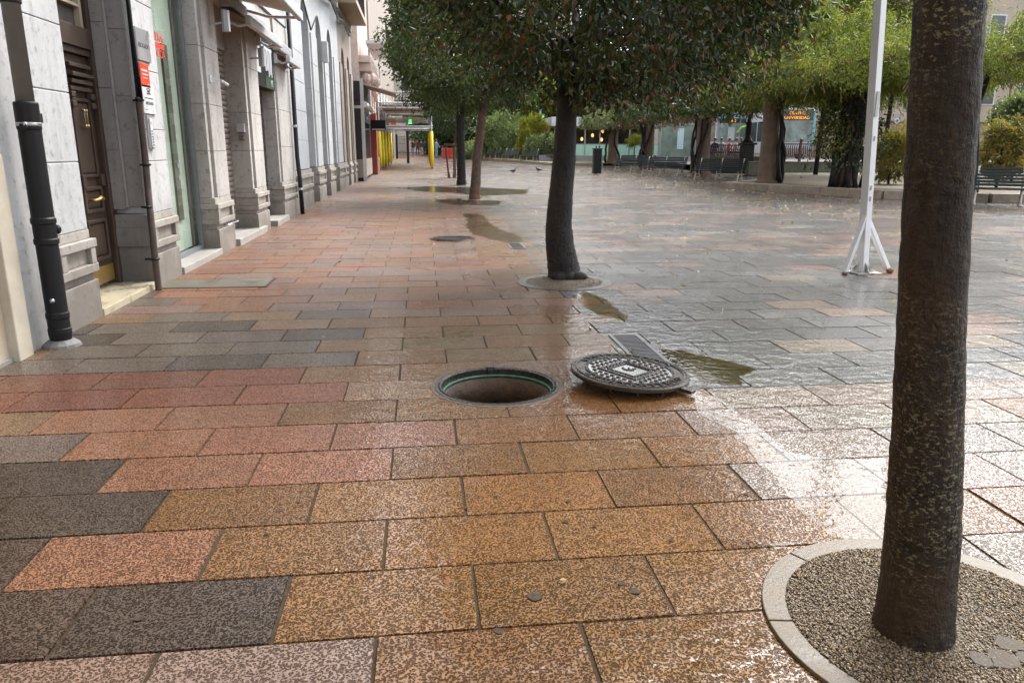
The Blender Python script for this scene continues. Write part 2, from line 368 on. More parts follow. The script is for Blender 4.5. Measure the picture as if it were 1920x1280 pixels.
# ------------------------------------------------------------------ ground and paving
HX, HY, HR = .423, 4.257, .36                       # the open manhole
TW, TD, TX, TY = .6, .356, -.162, 1.92              # slab size and the corner the joints were measured from
def st(o, k='structure'): o['kind'] = k; return o
def sheet(xs, ys, dz):
    V = []; F = []
    for j, y in enumerate(ys):
        for i, x in enumerate(xs): V.append((x, y, gz(min(y, 120))+dz))
    n = len(xs)
    for j in range(len(ys)-1):
        for i in range(n-1):
            cx, cy = (xs[i]+xs[i+1])/2, (ys[j]+ys[j+1])/2
            if math.hypot(cx-HX, cy-HY) < HR-.008: continue
            F.append((j*n+i, j*n+i+1, (j+1)*n+i+1, (j+1)*n+i))
    return meshnp('ground', np.array(V, float), np.array(F))
fx = list(np.arange(HX-.42, HX+.4201, .03)); fy = list(np.arange(HY-.42, HY+.4201, .03))
st(link('ground', sheet([-900, -60, -20]+fx+[6, 17, 40, 90, 900], [-300, -30, 0]+fy+[8, 32, 60, 120, 400, 1500], -.006), M_joint))

def slab_colour(X, Y, i, q):
    """the mix of slab colours differs from place to place"""
    oc = (.45, .205, .045); sal = (.56, .25, .125); red = (.46, .165, .085); dk = (.15, .095, .058); tan = (.45, .335, .235); gr = (.225, .215, .205); pk = (.50, .31, .235)
    u = (X-TX)/TW; k = random.random()
    if X < 1.5:
        gr = (.31, .235, .175); tan = (.50, .30, .155)
        if i > 7: dk = (.17, .12, .085)
        if i <= -1: c = pk if u < 0 else oc
        elif i == 0: c = dk if u < -.5 else oc
        elif i == 1: c = dk if u < -2 else sal if u < -1 else oc
        elif i == 2: c = dk if u < -1.5 else oc
        elif i == 3: c = dk if u < -2 else sal if u < -.2 else oc
        elif i == 4: c = gr if u < -2.5 else sal if u < .5 else oc
        elif i == 5: c = tan if u < -3 else sal if u < -1 else (oc if k < .8 else tan)
        elif i in (6, 7): c = red if u < -.5 else (oc if k < .5 else tan)
        elif i in (8, 9, 10, 11): c = (dk if k < .35 else gr if k < .7 else tan) if u < -.6 else (oc if k < .7 else tan)
        elif i < 13: c = (gr if k < .6 else tan) if u < -.9 else (oc if k < .55 else tan)
        elif i < 42: c = (sal if k < .6 else pk if k < .84 else tan if k < .93 else gr) if u < 1.6 else (oc if k < .4 else sal if k < .6 else tan)
        else: c = tan if k < .35 else pk if k < .65 else gr if k < .85 else sal
    else:
        if Y < 4.0: c = tan if k < .65 else oc if k < .8 else pk
        elif Y < 10: c = gr if k < .84 else (pk if k < .93 else tan)
        elif Y < 20: c = gr if k < .62 else (tan if k < .82 else pk)
        else: c = tan if k < .3 else gr if k < .75 else pk
    v = random.uniform(.84, 1.14)*.46; return tuple(max(0, a*v*random.uniform(.96, 1.04)) for a in c)
V, F, C = [], [], []; nv = 0
rows = range(-14, 305)
for i in rows:
    y0 = TY+i*TD; z = gz(y0+.17)
    for kx in range(-6, 29):
        x0 = TX+(kx+(.5 if i % 2 == 0 else 0))*TW
        if x0 > 16.5 or x0 < -3.4: continue
        ox = random.gauss(0, .0018); g = .003; ch = .0035
        a, b, c_, d_ = x0+g+ox, x0+TW-g+ox, y0+.0025, y0+TD-.0025
        col = slab_colour(x0+.3, y0+.18, i, kx)
        if -1.0 < x0 < 1.2 and 7 <= i <= 10 and col[0] > .2: col = (.205*random.uniform(.9, 1.1), .112, .038)
        near = abs((a+b)/2-HX) < .75 and abs((c_+d_)/2-HY) < .62
        if near:
            nx, ny = 40, 24; xs = np.linspace(a, b, nx+1); ys = np.linspace(c_, d_, ny+1)
            for y in ys: V += [(x, y, 0) for x in xs]
            for q in range(ny):
                for r in range(nx):
                    if math.hypot((xs[r]+xs[r+1])/2-HX, (ys[q]+ys[q+1])/2-HY) < HR-.004: continue
                    F.append((nv+q*(nx+1)+r, nv+q*(nx+1)+r+1, nv+(q+1)*(nx+1)+r+1, nv+(q+1)*(nx+1)+r)); C.append(col)
            nv += (nx+1)*(ny+1); continue
        tx, ty, tz = random.gauss(0, .0022), random.gauss(0, .0024), random.gauss(0, .0009)
        def zz(x, y): return z+tz+(x-x0-.3)*tx+(y-y0-.178)*ty+(gz(y)-z)
        V += [(x, y, zz(x, y)) for x, y in ((a+ch, c_+ch), (b-ch, c_+ch), (b-ch, d_-ch), (a+ch, d_-ch))]
        V += [(x, y, z-.012) for x, y in ((a, c_), (b, c_), (b, d_), (a, d_))]
        F += [(nv, nv+1, nv+2, nv+3)]+[(nv+4+q, nv+4+(q+1) % 4, nv+(q+1) % 4, nv+q) for q in range(4)]; C += [col]+[tuple(k*1.05 for k in col)]*4; nv += 8
me = meshnp('plaza_paving', np.array(V), np.array(F))
at = me.attributes.new('slab', 'FLOAT_COLOR', 'FACE'); at.data.foreach_set('color', np.c_[np.array(C), np.ones(len(C))].astype(np.float32).ravel())
st(link('plaza_paving', me, M_pave))

def outline(pts, n=9, jit=.03, z=.004, seed=1):
    """a puddle outline: ground points joined by a wavering line"""
    g = random.Random(seed); P = [gp(*p) for p in pts]; out = []
    for a, b in zip(P, P[1:]+P[:1]):
        d_ = (b-a); q = Vector((-d_.y, d_.x, 0)); q.normalize()
        for k in range(n):
            t = k/n; out.append(a+d_*t+q*g.gauss(0, jit)*(1 if k else .3)*min(1, d_.length))
    return [(p.x, p.y, z) for p in out]
def puddle(pts, m, seed=1, jit=.03, name='puddle', z=.004):
    mb = MB(); mb.b.faces.new([mb.b.verts.new(p) for p in outline(pts, 9, jit, z, seed)])
    bmesh.ops.triangulate(mb.b, faces=mb.b.faces); st(mb.build(name, m))
puddle([(1222, 655), (1275, 657), (1335, 672), (1375, 680), (1420, 693), (1385, 706), (1392, 722), (1330, 716), (1290, 712)], M_water, 1)
puddle([(1290, 730), (1345, 745), (1420, 800), (1480, 850), (1560, 860), (1660, 862), (1665, 960), (1660, 1015), (1560, 1008), (1500, 960), (1440, 880), (1370, 805), (1310, 775)], M_film, 2, .025)
puddle([(1092, 545), (1130, 560), (1180, 592), (1172, 602), (1120, 590), (1070, 556)], M_water2, 3, .03)
puddle([(870, 400), (905, 402), (925, 425), (965, 440), (985, 452), (960, 458), (915, 447), (885, 440), (876, 420)], M_film, 5, .03)
puddle([(745, 352), (800, 350), (890, 352), (990, 356), (985, 364), (900, 368), (850, 362), (790, 360)], M_film, 6, .04, z=.006)
puddle([(800, 376), (870, 372), (940, 378), (930, 386), (850, 384)], M_film, 8, .04, z=.006)
puddle([(1300, 1015), (1405, 1012), (1500, 1018), (1440, 1035)], M_film, 9, .02)
puddle([(1003, 540), (975, 530), (985, 520), (1010, 514), (1000, 524), (1008, 534)], M_water, 10, .01)

# kerbs, planting bed and street beyond
def kerbline(pts, wd, h, name='kerb', m=None, dz=0):
    mb = MB()
    for (x0, y0), (x1, y1) in zip(pts, pts[1:]):
        a, b = Vector((x0, y0, gz(y0)+dz)), Vector((x1, y1, gz(y1)+dz)); d_ = (b-a); nn = max(1, int(d_.length/1.0))
        for k in range(nn):
            p, q = a+d_*(k/nn), a+d_*((k+.988)/nn); mid = (p+q)/2
            mb.cbox(mid+Vector((0, 0, h/2-.05)), ((q-p).length, wd, h+.1), math.atan2(d_.y, d_.x))
    return st(mb.build(name, m or M_kerb, None, .012))
BED = [(11.15, 27.0), (13.6, 21.0), (15.6, 19.3), (24, 18.5)]
kerbline(BED, .32, .24)
kerbline([(11.15, 27.0), (15.2, 31.5), (17.6, 37.8)], .3, .22)
mb = MB(); mb.b.faces.new([mb.b.verts.new((x, y, .17+gz(y))) for x, y in [(11.3, 27.0), (13.7, 21.1), (15.7, 19.4), (24, 18.6), (40, 18.6), (40, 40), (17.6, 38.2), (15.2, 31.6)]])
st(mb.build('bed_soil', M_soil))
FARK = [(4.8, 76), (6.6, 68.5), (7.9, 64.2), (9.6, 55.5), (13.0, 54)]
kerbline(FARK, .35, .2)
mb = MB(); mb.b.faces.new([mb.b.verts.new((x, y, .16+gz(y))) for x, y in [(4.9, 76), (6.7, 68.6), (8, 64.4), (9.8, 55.8), (15, 55), (24, 70), (20, 90), (6, 90)]])
st(mb.build('lawn_bed', mat('lawn', (.09, .11, .035), .9, .5, 6, .02, 30)))
mb = MB(); mb.b.faces.new([mb.b.verts.new((x, y, z)) for x, y, z in [(16.8, 42, .46), (70, 42, .46), (70, 110, .9), (14, 110, .9), (16.8, 60, .6)]])
st(mb.build('street', M_road))

def fall(n, xr, yr, size, seed):
    g = np.random.default_rng(seed); x = g.uniform(*xr, n); y = g.uniform(*yr, n)
    P = np.c_[x, y, np.vectorize(gz)(y)+.008]; a = g.uniform(0, 6.3, n); D = np.c_[np.cos(a), np.sin(a), g.uniform(0, .18, n)]
    return P, D, size*g.uniform(.6, 1.2, n)
Ps, Ds, Ls = zip(*[fall(700, (8.5, 13.8), (25, 46), .10, 1), fall(420, (8, 13.2), (15, 26), .08, 2), fall(90, (2, 9), (6, 22), .07, 3), fall(30, (13.2, 16), (15, 19), .09, 4), fall(14, (-2, 1.3), (5, 14), .05, 5), fall(70, (-2.2, 3.0), (1.6, 7), .016, 6)])
near = [(1145, 652, .05), (1170, 660, .06), (1212, 638, .05), (1236, 641, .05), (1240, 646, .04), (1535, 968, .04), (1180, 655, .07), (812, 889, .03), (1063, 1085, .03)]
Pn = np.array([list(gp(x, y, .012)) for x, y, s in near]); Dn = np.c_[rng.normal(size=(len(near), 2)), np.full(len(near), .2)]; Ln_ = np.array([s for *_, s in near])
st(link('fallen_leaves', leafmesh('fallen_leaves', np.concatenate(Ps+(Pn,)), np.concatenate(Ds+(Dn,)), np.concatenate(Ls+(Ln_,)), np.concatenate(Ls+(Ln_,))*.55, .15), M_litter), 'stuff')
mb = MB()
for x, y, rr in [(260, 1157, .016), (1004, 1117, .022), (930, 930, .011), (1060, 976, .011), (1065, 938, .010), (948, 980, .008), (1258, 1011, .009), (1280, 909, .011), (1190, 1107, .016), (1165, 1092, .012), (500, 1000, .008), (936, 1182, .015), (700, 1080, .008), (875, 950, .007), (1115, 985, .008), (560, 940, .007), (1400, 925, .01)]:
    p = gp(x, y, .003); mb.b.faces.new([mb.b.verts.new((p.x+rr*(1+.25*math.sin(3*t+x))*math.cos(t), p.y+rr*1.1*(1+.2*math.cos(2*t+y))*math.sin(t), .0035)) for t in [k*math.pi/7 for k in range(14)]])
st(mb.build('gum_spots', mat('trodden_gum', (.07, .055, .042), .85, .4, 40, spec=.1)), 'stuff')

# ------------------------------------------------------------------ the open manhole, its cover, drains and hatches
t = thing('manhole', (HX, HY, 0), 'open round manhole with a green seal in the ochre paving', 'manhole')
MB().lathe([(.335, -.05), (.335, .002), (.346, .004), (.350, -.004), (.356, .004), (.372, .003), (.376, -.008)], (HX, HY, 0), 64, False).build('frame', M_cast, t, smooth=False)
MB().lathe([(.376, .0015), (.384, .0035), (.398, .0025), (.404, -.004)], (HX, HY, 0), 64, False).build('mortar_ring', mat('dirty_mortar', (.10, .075, .05), .6, .5, 25, .004, 50), t)
MB().lathe([(.334, -.034), (.320, -.030), (.316, -.046), (.334, -.052)], (HX, HY, 0), 64, False).build('seal', M_green, t, smooth=True)
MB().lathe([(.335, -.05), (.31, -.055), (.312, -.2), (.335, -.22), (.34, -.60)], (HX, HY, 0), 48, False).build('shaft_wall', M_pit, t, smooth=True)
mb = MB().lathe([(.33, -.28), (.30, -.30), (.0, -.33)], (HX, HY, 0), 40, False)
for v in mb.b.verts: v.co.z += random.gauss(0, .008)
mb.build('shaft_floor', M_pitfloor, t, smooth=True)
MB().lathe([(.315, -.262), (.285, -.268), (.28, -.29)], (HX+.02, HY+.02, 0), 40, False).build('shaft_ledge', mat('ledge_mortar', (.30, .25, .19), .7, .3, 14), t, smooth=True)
mb = MB(); mb.cbox((HX-.01, HY+.352, .005), (.055, .035, .02)); mb.cbox((HX-.01, HY+.335, -.02), (.035, .03, .05)); mb.build('hinge_lug', M_cast, t, .003)
MB().cbox((HX+.02, HY+.325, -.17), (.035, .012, .24)).build('ladder_stile', M_black, t, .003)

def cover(r0, root, place, tilt, rich=True):
    """cast iron manhole cover built flat round the origin, then laid in place"""
    parts = []
    mb = MB().lathe([(0, -.022), (r0*.9, -.022), (r0, -.012), (r0, .006), (r0*.985, .012), (r0*.95, .012), (r0*.94, .007), (0, .007)], n=72, cap=False)
    for k in range(6): mb.cbox((0, 0, -.035), (r0*1.7, .014, .03), k*math.pi/6)
    parts.append(mb.build('plate', M_cast, root, smooth=False))
    parts.append(MB().lathe([(0, .0085), (r0*.70, .0085), (r0*.70, .006)], n=64, cap=False).build('wet_top', M_castpool, root))
    mb = MB()
    for rr in (.90, .745, .715):
        mb.lathe([(r0*rr-.004, .006), (r0*rr-.003, .0135), (r0*rr+.003, .0135), (r0*rr+.004, .006)], n=72, cap=False)
    parts.append(mb.build('rings', M_cast, root))
    if rich:
        mb = MB()
        for gx in range(-8, 9):
            for gy in range(-8, 9):
                if (gx+gy) % 2: continue
                x, y = gx*.031, gy*.031; rr = math.hypot(x, y)
                if rr > r0*.66 or abs(x)+abs(y) < r0*.50: continue
                mb.cbox((x, y, .011), (.024, .024, .008), math.pi/4+.2)
        parts.append(mb.build('studs', M_cast, root, .002))
        mb = MB(); h = math.pi/4
        for s_, wd in ((.19, .012), (.135, .008)):
            for k in range(4):
                a = h+k*math.pi/2; mb.cbox((math.cos(a)*s_/1.414, math.sin(a)*s_/1.414, .0115), (wd, s_*1.414+wd, .008), a)
        for k in range(24):
            a = k*math.pi/12; q = .165/(abs(math.cos(a))+abs(math.sin(a))); mb.cbox((math.cos(a)*q, math.sin(a)*q, .0115), (.014, .022, .007), a)
        mb.cbox((0, 0, .011), (.05, .012, .007)); mb.cbox((0, .02, .011), (.012, .05, .007)); mb.cbox((.03, .03, .011), (.03, .01, .007), .6); mb.cbox((-.035, .02, .011), (.012, .035, .007), .3)
        parts.append(mb.build('emblem', M_cast, root, .0015))
        for word, mid in (('AYUNTAMIENTO', -90), ('SANEAMIENTO', 90)):
            n = len(word)
            for i, chx in enumerate(word):
                a = R(mid)+(i-(n-1)/2)*.205*(1 if mid < 0 else -1)
                up = a+math.pi/2 if mid < 0 else a-math.pi/2
                parts.append(text('letter', chx, .062, (math.cos(a)*r0*.822, math.sin(a)*r0*.822, .008), (0, 0, up), M_cast, root, ext=.005))
    mb = MB(); mb.cbox((r0*.80, -r0*.72, -.012), (.09, .055, .022), -.75); parts.append(mb.build('hinge_tab', M_cast, root, .004))
    root.location = place; root.rotation_euler = tilt
cv = thing('manhole_cover', (0, 0, 0), 'round cast iron manhole cover lying tilted beside the open hole', 'manhole cover')
cover(.36, cv, (1.23, 4.235, .066), (R(1.0), R(3.4), R(-6)))
cv = thing('manhole_cover', (0, 0, 0), 'closed round manhole cover set in the pavement beyond the open hole', 'manhole cover')
cover(.33, cv, (.465, 11.82, .002), (0, 0, R(10)), False)
[bpy.data.objects.remove(o) for o in list(cv.children) if o.name.startswith('hinge_tab')]
MB().lathe([(.335, .001), (.345, .007), (.365, .006), (.372, -.01)], (.465, 11.82, 0), 48, False).build('frame', M_cast, cv).location = (0, 0, 0)

def grate(name, c, sx, sy, rz, n, label):
    t = thing(name, (c[0], c[1], 0), label, 'drain grate'); t.rotation_euler = (0, 0, rz)
    mb = MB()
    for a in (-1, 1):
        mb.box(a*sx/2-.014, a*sx/2+.014, -sy/2, sy/2, -.01, .008); mb.box(-sx/2+.0145, sx/2-.0145, a*sy/2-.012, a*sy/2+.012, -.01, .0075)
    mb.build('frame', M_gratem, t, local=True)
    mb = MB()
    for k in range(n):
        y = -sy/2+sy*(k+.8)/(n+.6); mb.box(-sx/2+.015, sx/2-.015, y-.006, y+.006, -.008, .006)
    mb.build('bars', M_gratem, t, local=True)
    MB().box(-sx/2+.013, sx/2-.013, -sy/2+.01, sy/2-.01, -.03, .002).build('gully_shade', M_dark, t, local=True)  # solid dark block painted as the shaded void under the bars
    return t
grate('drain_grate', (1.50, 4.98), .20, .82, 0, 22, 'slotted metal drain grate in the channel just behind the tilted cover')
grate('drain_grate', (1.36, 10.85), .20, .6, 0, 12, 'small slotted drain grate in the channel left of the dark trunk')
t = thing('access_hatch', (-2.15, 8.0, 0), 'rectangular metal access hatch in the paving by the shop window', 'hatch')
mb = MB(); mb.box(-2.75, -2.19, 7.78, 8.28, -.01, .006); mb.box(-2.18, -1.62, 7.78, 8.28, -.01, .006); mb.build('plates', mat('hatch_plate', (.13, .115, .085), .45, .35, 7, .003, 60, metal=.4), t, .003)
mb = MB()
for x0, x1, y0, y1 in ((-2.78, -1.59, 7.75, 7.775), (-2.78, -1.59, 8.285, 8.31), (-2.78, -2.755, 7.776, 8.284), (-1.615, -1.59, 7.776, 8.284)): mb.box(x0, x1, y0, y1, -.01, .004)
mb.build('frame', M_black, t)

# ------------------------------------------------------------------ tree rings with gravel
def tree_ring(c, ro, ri, label, glabel, n, seed, pebble=True, rm=None, ht=.030):
    t = thing('tree_ring', (c[0], c[1], 0), label, 'tree ring', 'stone rings round the trees')
    k = 7
    for i in range(k):
        a0, a1 = 2*math.pi*i/k+.3+.006, 2*math.pi*(i+1)/k+.3-.006; mb = MB(); pts = []
        m_ = 12
        pts = [(ro*math.cos(a0+(a1-a0)*j/m_), ro*math.sin(a0+(a1-a0)*j/m_)) for j in range(m_+1)]+[(ri*math.cos(a1-(a1-a0)*j/m_), ri*math.sin(a1-(a1-a0)*j/m_)) for j in range(m_+1)]
        mb.prism(pts, lambda p, q: (c[0]+p[0], c[1]+p[1], -.02+q*ht)); mb.build('ring_stone', rm or M_ring, t, .003)
    g = np.random.default_rng(seed); mb = MB().lathe([(ri+.002, .004), (ri*.98, .006), (0, .012)], (c[0], c[1], 0), 40, False)
    st(mb.build('gravel_bed', mat('gravel_sand', (.10, .08, .055), .7, .4, 30, .004, 90)), 'stuff')
    if not pebble: return
    r_ = ri*np.sqrt(g.random(n)); a = g.uniform(0, 6.283, n); P = np.c_[c[0]+r_*np.cos(a), c[1]+r_*np.sin(a), .008+g.uniform(0, .006, n)]
    s = g.uniform(.0024, .0062, n)[:, None, None]; o6 = np.array([[1,0,0],[-1,0,0],[0,1,0],[0,-1,0],[0,0,.7],[0,0,-.7]])[None]*np.ones((n, 1, 1))
    o6 = o6*g.uniform(.65, 1.25, (n, 6, 1)); th = g.uniform(0, 6.28, n); cs, sn = np.cos(th), np.sin(th)
    x = o6[:, :, 0]*cs[:, None]-o6[:, :, 1]*sn[:, None]; y = o6[:, :, 0]*sn[:, None]+o6[:, :, 1]*cs[:, None]
    V = (np.stack([x, y, o6[:, :, 2]], 2)*s+P[:, None, :]).reshape(-1, 3)
    f8 = np.array([[0,2,4],[2,1,4],[1,3,4],[3,0,4],[2,0,5],[1,2,5],[3,1,5],[0,3,5]])
    F = (np.arange(n)[:, None, None]*6+f8[None]).reshape(-1, 3)
    me = meshnp('gravel', V, F); me.polygons.foreach_set('use_smooth', [True]*len(F))
    st(link('gravel', me, M_gravel), 'stuff')
m, n_, p = nodes('gravel_stones'); g_ = N(n_, 'NewGeometry')
r_ = ramp(n_, g_.outputs['Random Per Island'], [(0, (.08, .055, .032)), (.35, (.19, .135, .08)), (.7, (.29, .22, .14)), (.9, (.18, .16, .14)), (1, (.5, .43, .33))]); L(n_, r_.outputs[0], p.inputs['Base Color'])
p.inputs['Roughness'].default_value = .4; p.inputs['Specular IOR Level'].default_value = .3; M_gravel = m
tree_ring((1.497, 1.778), .503, .43, 'pale stone ring filled with gravel round the nearest trunk', '', 24000, 1)
tree_ring((1.49, 7.75), .505, .41, 'half flooded stone ring round the dark bent trunk', '', 3000, 2, True, mat('wet_ring', (.05, .04, .027), .5, .6, 3, .002, 70, spec=.25), .025)
tree_ring((1.5, 21.3), .5, .41, 'low stone ring round the brown peeling trunk', '', 0, 3, False, MATS['wet_ring'], .024)
tree_ring((1.57, 30.0), .5, .41, 'low stone ring round the straight black trunk far off', '', 0, 4, False, MATS['wet_ring'], .024)
t = thing('stone_chip', (1.56, 1.60, .008), 'flat broken stone pieces in the gravel beside the nearest trunk', 'stones')
mb = MB(); g = random.Random(5)
for x, y, r in ((1.56, 1.60, .05), (1.63, 1.66, .045), (1.64, 1.585, .05), (1.50, 1.61, .04)):
    q = [(r*g.uniform(.7, 1.1)*math.cos(a), r*g.uniform(.7, 1.1)*math.sin(a)) for a in [k*math.pi/3.5 for k in range(7)]]
    mb.prism(q, lambda p, k: (x+p[0], y+p[1], .006+k*.010))
mb.build('stones', mat('chip_stone', (.08, .062, .044), .8, .35, 30, .003, 60), t, .003)

# ------------------------------------------------------------------ left side of the street: facades
FX = -2.70
def ashlar(mb, x0, x1, y0, y1, zs, gap=.006, inset=.012):
    mb.box(x0, x1-inset, y0+inset, y1-inset, zs[0], zs[-1])
    for a, b in zip(zs, zs[1:]): mb.box(x0+.03, x1, y0, y1, a+gap*.5, b-gap*.5)
def plinth(mb, y0, y1, z0=0., xb=-3.1, k=1.0):
    for a, b, pr in ((-.05, .32, .05), (.32, .385, .025), (.385, .455, .065), (.455, .585, .02), (.585, .655, .07), (.655, .73, .03)):
        mb.box(xb, FX+pr-.03, y0-pr*.6, y1+pr*.6, z0+a*k+.001, z0+b*k)
    # end blocks of the sunk panel
    for y in (y0-.02, y1-.07): mb.box(xb, FX+.033, y, y+.09, z0+.4551*k, z0+.5849*k)
def pier(root, y0, y1, m, zs, z0=0., ptop=.73, mould=True):
    pb = MB(); plinth(pb, y0, y1, z0); pb.build('plinth', M_plinth, root, .006); mb = MB()
    if mould:
        ashlar(mb, -3.1, FX-.035, y0, y0+.10, zs); ashlar(mb, -3.1, FX, y0+.135, y1, zs); mb.box(-3.1, FX-.055, y0+.1001, y0+.1349, zs[0], zs[-1])
    else: ashlar(mb, -3.1, FX, y0, y1, zs)
    return mb.build('wall_pier', m, root, .006)
def upper(root, y0, y1, z0, z1, m, bays, name='wall'):
    """storeys above the shop fronts: wall with real window openings, frames and balconets"""
    mb = MB(); lv = [z for z in (4.7, 8.2, 11.8) if z > z0+.3 and z+2.3 < z1]
    edges = [y0]+[e for a in bays for e in (a-.55, a+.55)]+[y1]
    for i in range(0, len(edges), 2): mb.box(-9, FX-.05, edges[i], edges[i+1], z0, z1)
    for a in bays:
        zz = z0
        for z in lv: mb.box(-9, FX-.052, a-.5499, a+.5499, zz, z); zz = z+2.2
        mb.box(-9, FX-.052, a-.5499, a+.5499, zz, z1)
    mb.box(-9, FX+.12, y0, y1, z1+.001, z1+.35); mb.box(-9, FX+.02, y0, y1, z0-.2, z0-.001)
    o = mb.build(name, m, root)
    for a in bays:
        for z in lv:
            f = MB()
            for y in (a-.52, a-.03, a+.46): f.box(FX-.30, FX-.24, y, y+.06, z+.001, z+2.2)
            f.box(FX-.299, FX-.241, a-.52, a+.52, z+2.14, z+2.199); f.box(FX-.299, FX-.241, a-.52, a+.52, z+.001, z+.06)
            fo = f.build('window_frame', M_wp, root); MB().box(FX-.29, FX-.27, a-.5, a+.5, z+.05, z+2.15).build('pane', M_darkglass, fo)
    return o

# --- beige house at the near end
bA = thing('beige_building', (-6, 0, 0), 'smooth beige rendered building at the left edge with a pale corner strip', 'building')
mb = MB(); mb.box(-9, -2.72, 4.86, 5.10, -.05, 12); mb.box(-9, -2.72, -9, 3.2, -.05, 12); mb.box(-9, -2.721, 3.2001, 4.8599, 2.6, 12); mb.build('wall', M_beige, bA)
mb = MB(); mb.box(-9, -2.66, 5.101, 5.285, -.05, 1.33); mb.box(-9, -2.662, 5.101, 5.285, 1.335, 2.9); mb.box(-9, -2.66, 5.101, 5.285, 2.905, 12); mb.build('corner_strip', mat('pale_strip', (.50, .45, .36), .65, .15, 5, .001, 60), bA, .008)
MB().box(-3.2, -3.0, 3.2, 4.86, 0, 2.6).build('shop_door', M_darkglass, bA)
mb = MB(); mb.box(-9, -2.70, 4.865, 5.1, -.04, .0301); mb.build('threshold', M_grey, bA)

# --- grey stone building with the brown door
bB = thing('stone_building', (-6, 11, 0), 'weathered pale stone building with brown door, shop window and shutters', 'building')
Z0 = [.73, 1.26, 1.78, 2.27, 2.78, 3.3, 3.75]
pier(bB, 5.90, 6.47, M_white, Z0, mould=False); pier(bB, 7.93, 8.64, M_white, [.73, 1.24, 1.55, 2.12, 2.75, 3.3, 3.75], mould=False)
pier(bB, 10.40, 11.20, M_grey, [.73, 1.33, 1.92, 2.62, 3.3, 3.75]); pier(bB, 12.90, 13.80, M_grey, [.73, 1.33, 1.92, 2.62, 3.3, 3.75])
pier(bB, 15.40, 17.05, M_grey, [.73, 1.4, 2.1, 2.9, 3.75])
mb = MB(); mb.box(-9, FX+.0, 5.29, 5.895, -.05, 3.75); mb.build('wall_pier', M_white, bB)
# grey moulded door jamb facing the viewer
mb = MB(); ashlar(mb, -3.3, FX-.20, 7.86, 7.945, [.78, 1.35, 1.92, 2.5, 3.1, 3.75]); ashlar(mb, -3.3, FX-.03, 7.905, 7.9299, [.80, 1.30, 1.85, 2.45, 3.05, 3.75]); mb.tube([(FX-.19, 7.875, .8), (FX-.19, 7.875, 3.7)], .018, 8)
mb.box(-3.3, FX+.01, 7.86, 7.93, .60, .73); mb.box(-3.3, FX+.03, 7.84, 7.93, .42, .5995); mb.box(-3.3, FX, 7.865, 7.93, -.04, .4195); mb.build('door_jamb', stone('jamb_stone', (.28, .265, .255), (.10, .09, .082), .6), bB, .008)
for a, b in ((6.47, 7.93), (8.64, 10.4), (11.2, 12.9), (13.8, 15.4)): MB().box(-3.1, FX-.02, a+.002, b-.002, 3.45 if a != 6.47 else 3.2, 3.75).build('lintel', M_grey, bB, .01)
upper(bB, 5.29, 17.1, 3.98, 16, M_white, [7.2, 9.6, 12.0, 14.6], 'upper_wall')
MB().box(-3.4, FX+.03, 6.50, 7.90, -.05, .062).build('door_step', M_cream, bB, .008)
MB().box(-3.4, FX+.04, 8.70, 10.38, -.05, .075).build('shop_step', M_steps, bB, .008)
MB().box(-3.4, FX+.08, 11.24, 13.25, -.05, .095).build('shutter_step', M_steps, bB, .008)
MB().box(-3.4, FX+.10, 14.1, 15.35, -.05, .10).build('grille_step', M_steps, bB, .008)
# door
DX = -3.06
do = MB(); do.box(DX-.08, DX+.05, 6.48, 6.62, .063, 3.2); do.box(DX-.08, DX+.05, 7.80, 7.92, .063, 3.2); do.box(DX-.08, DX+.06, 6.62, 7.80, 2.24, 2.42); do.box(DX-.08, DX+.05, 6.62, 7.80, 3.05, 3.2)
do.box(DX-.07, DX+.035, 6.62, 7.80, 2.18, 2.2399)
door = do.build('door', M_door, bB, .006)
def relief(mb, y0, y1, z0, z1, w_=.035, d_=.03):
    for a, b, c_, e in ((y0, y0+w_, z0, z1), (y1-w_, y1, z0, z1)): mb.box(DX-.02, DX+d_, a, b, c_, e)
    for a, b in ((z0, z0+w_), (z1-w_, z1)): mb.box(DX-.02, DX+d_*1.08, y0+w_, y1-w_, a, b)
    mb.box(DX-.02, DX+d_*.5, y0+w_+.015, y1-w_-.015, z0+w_+.015, z1-w_-.015)
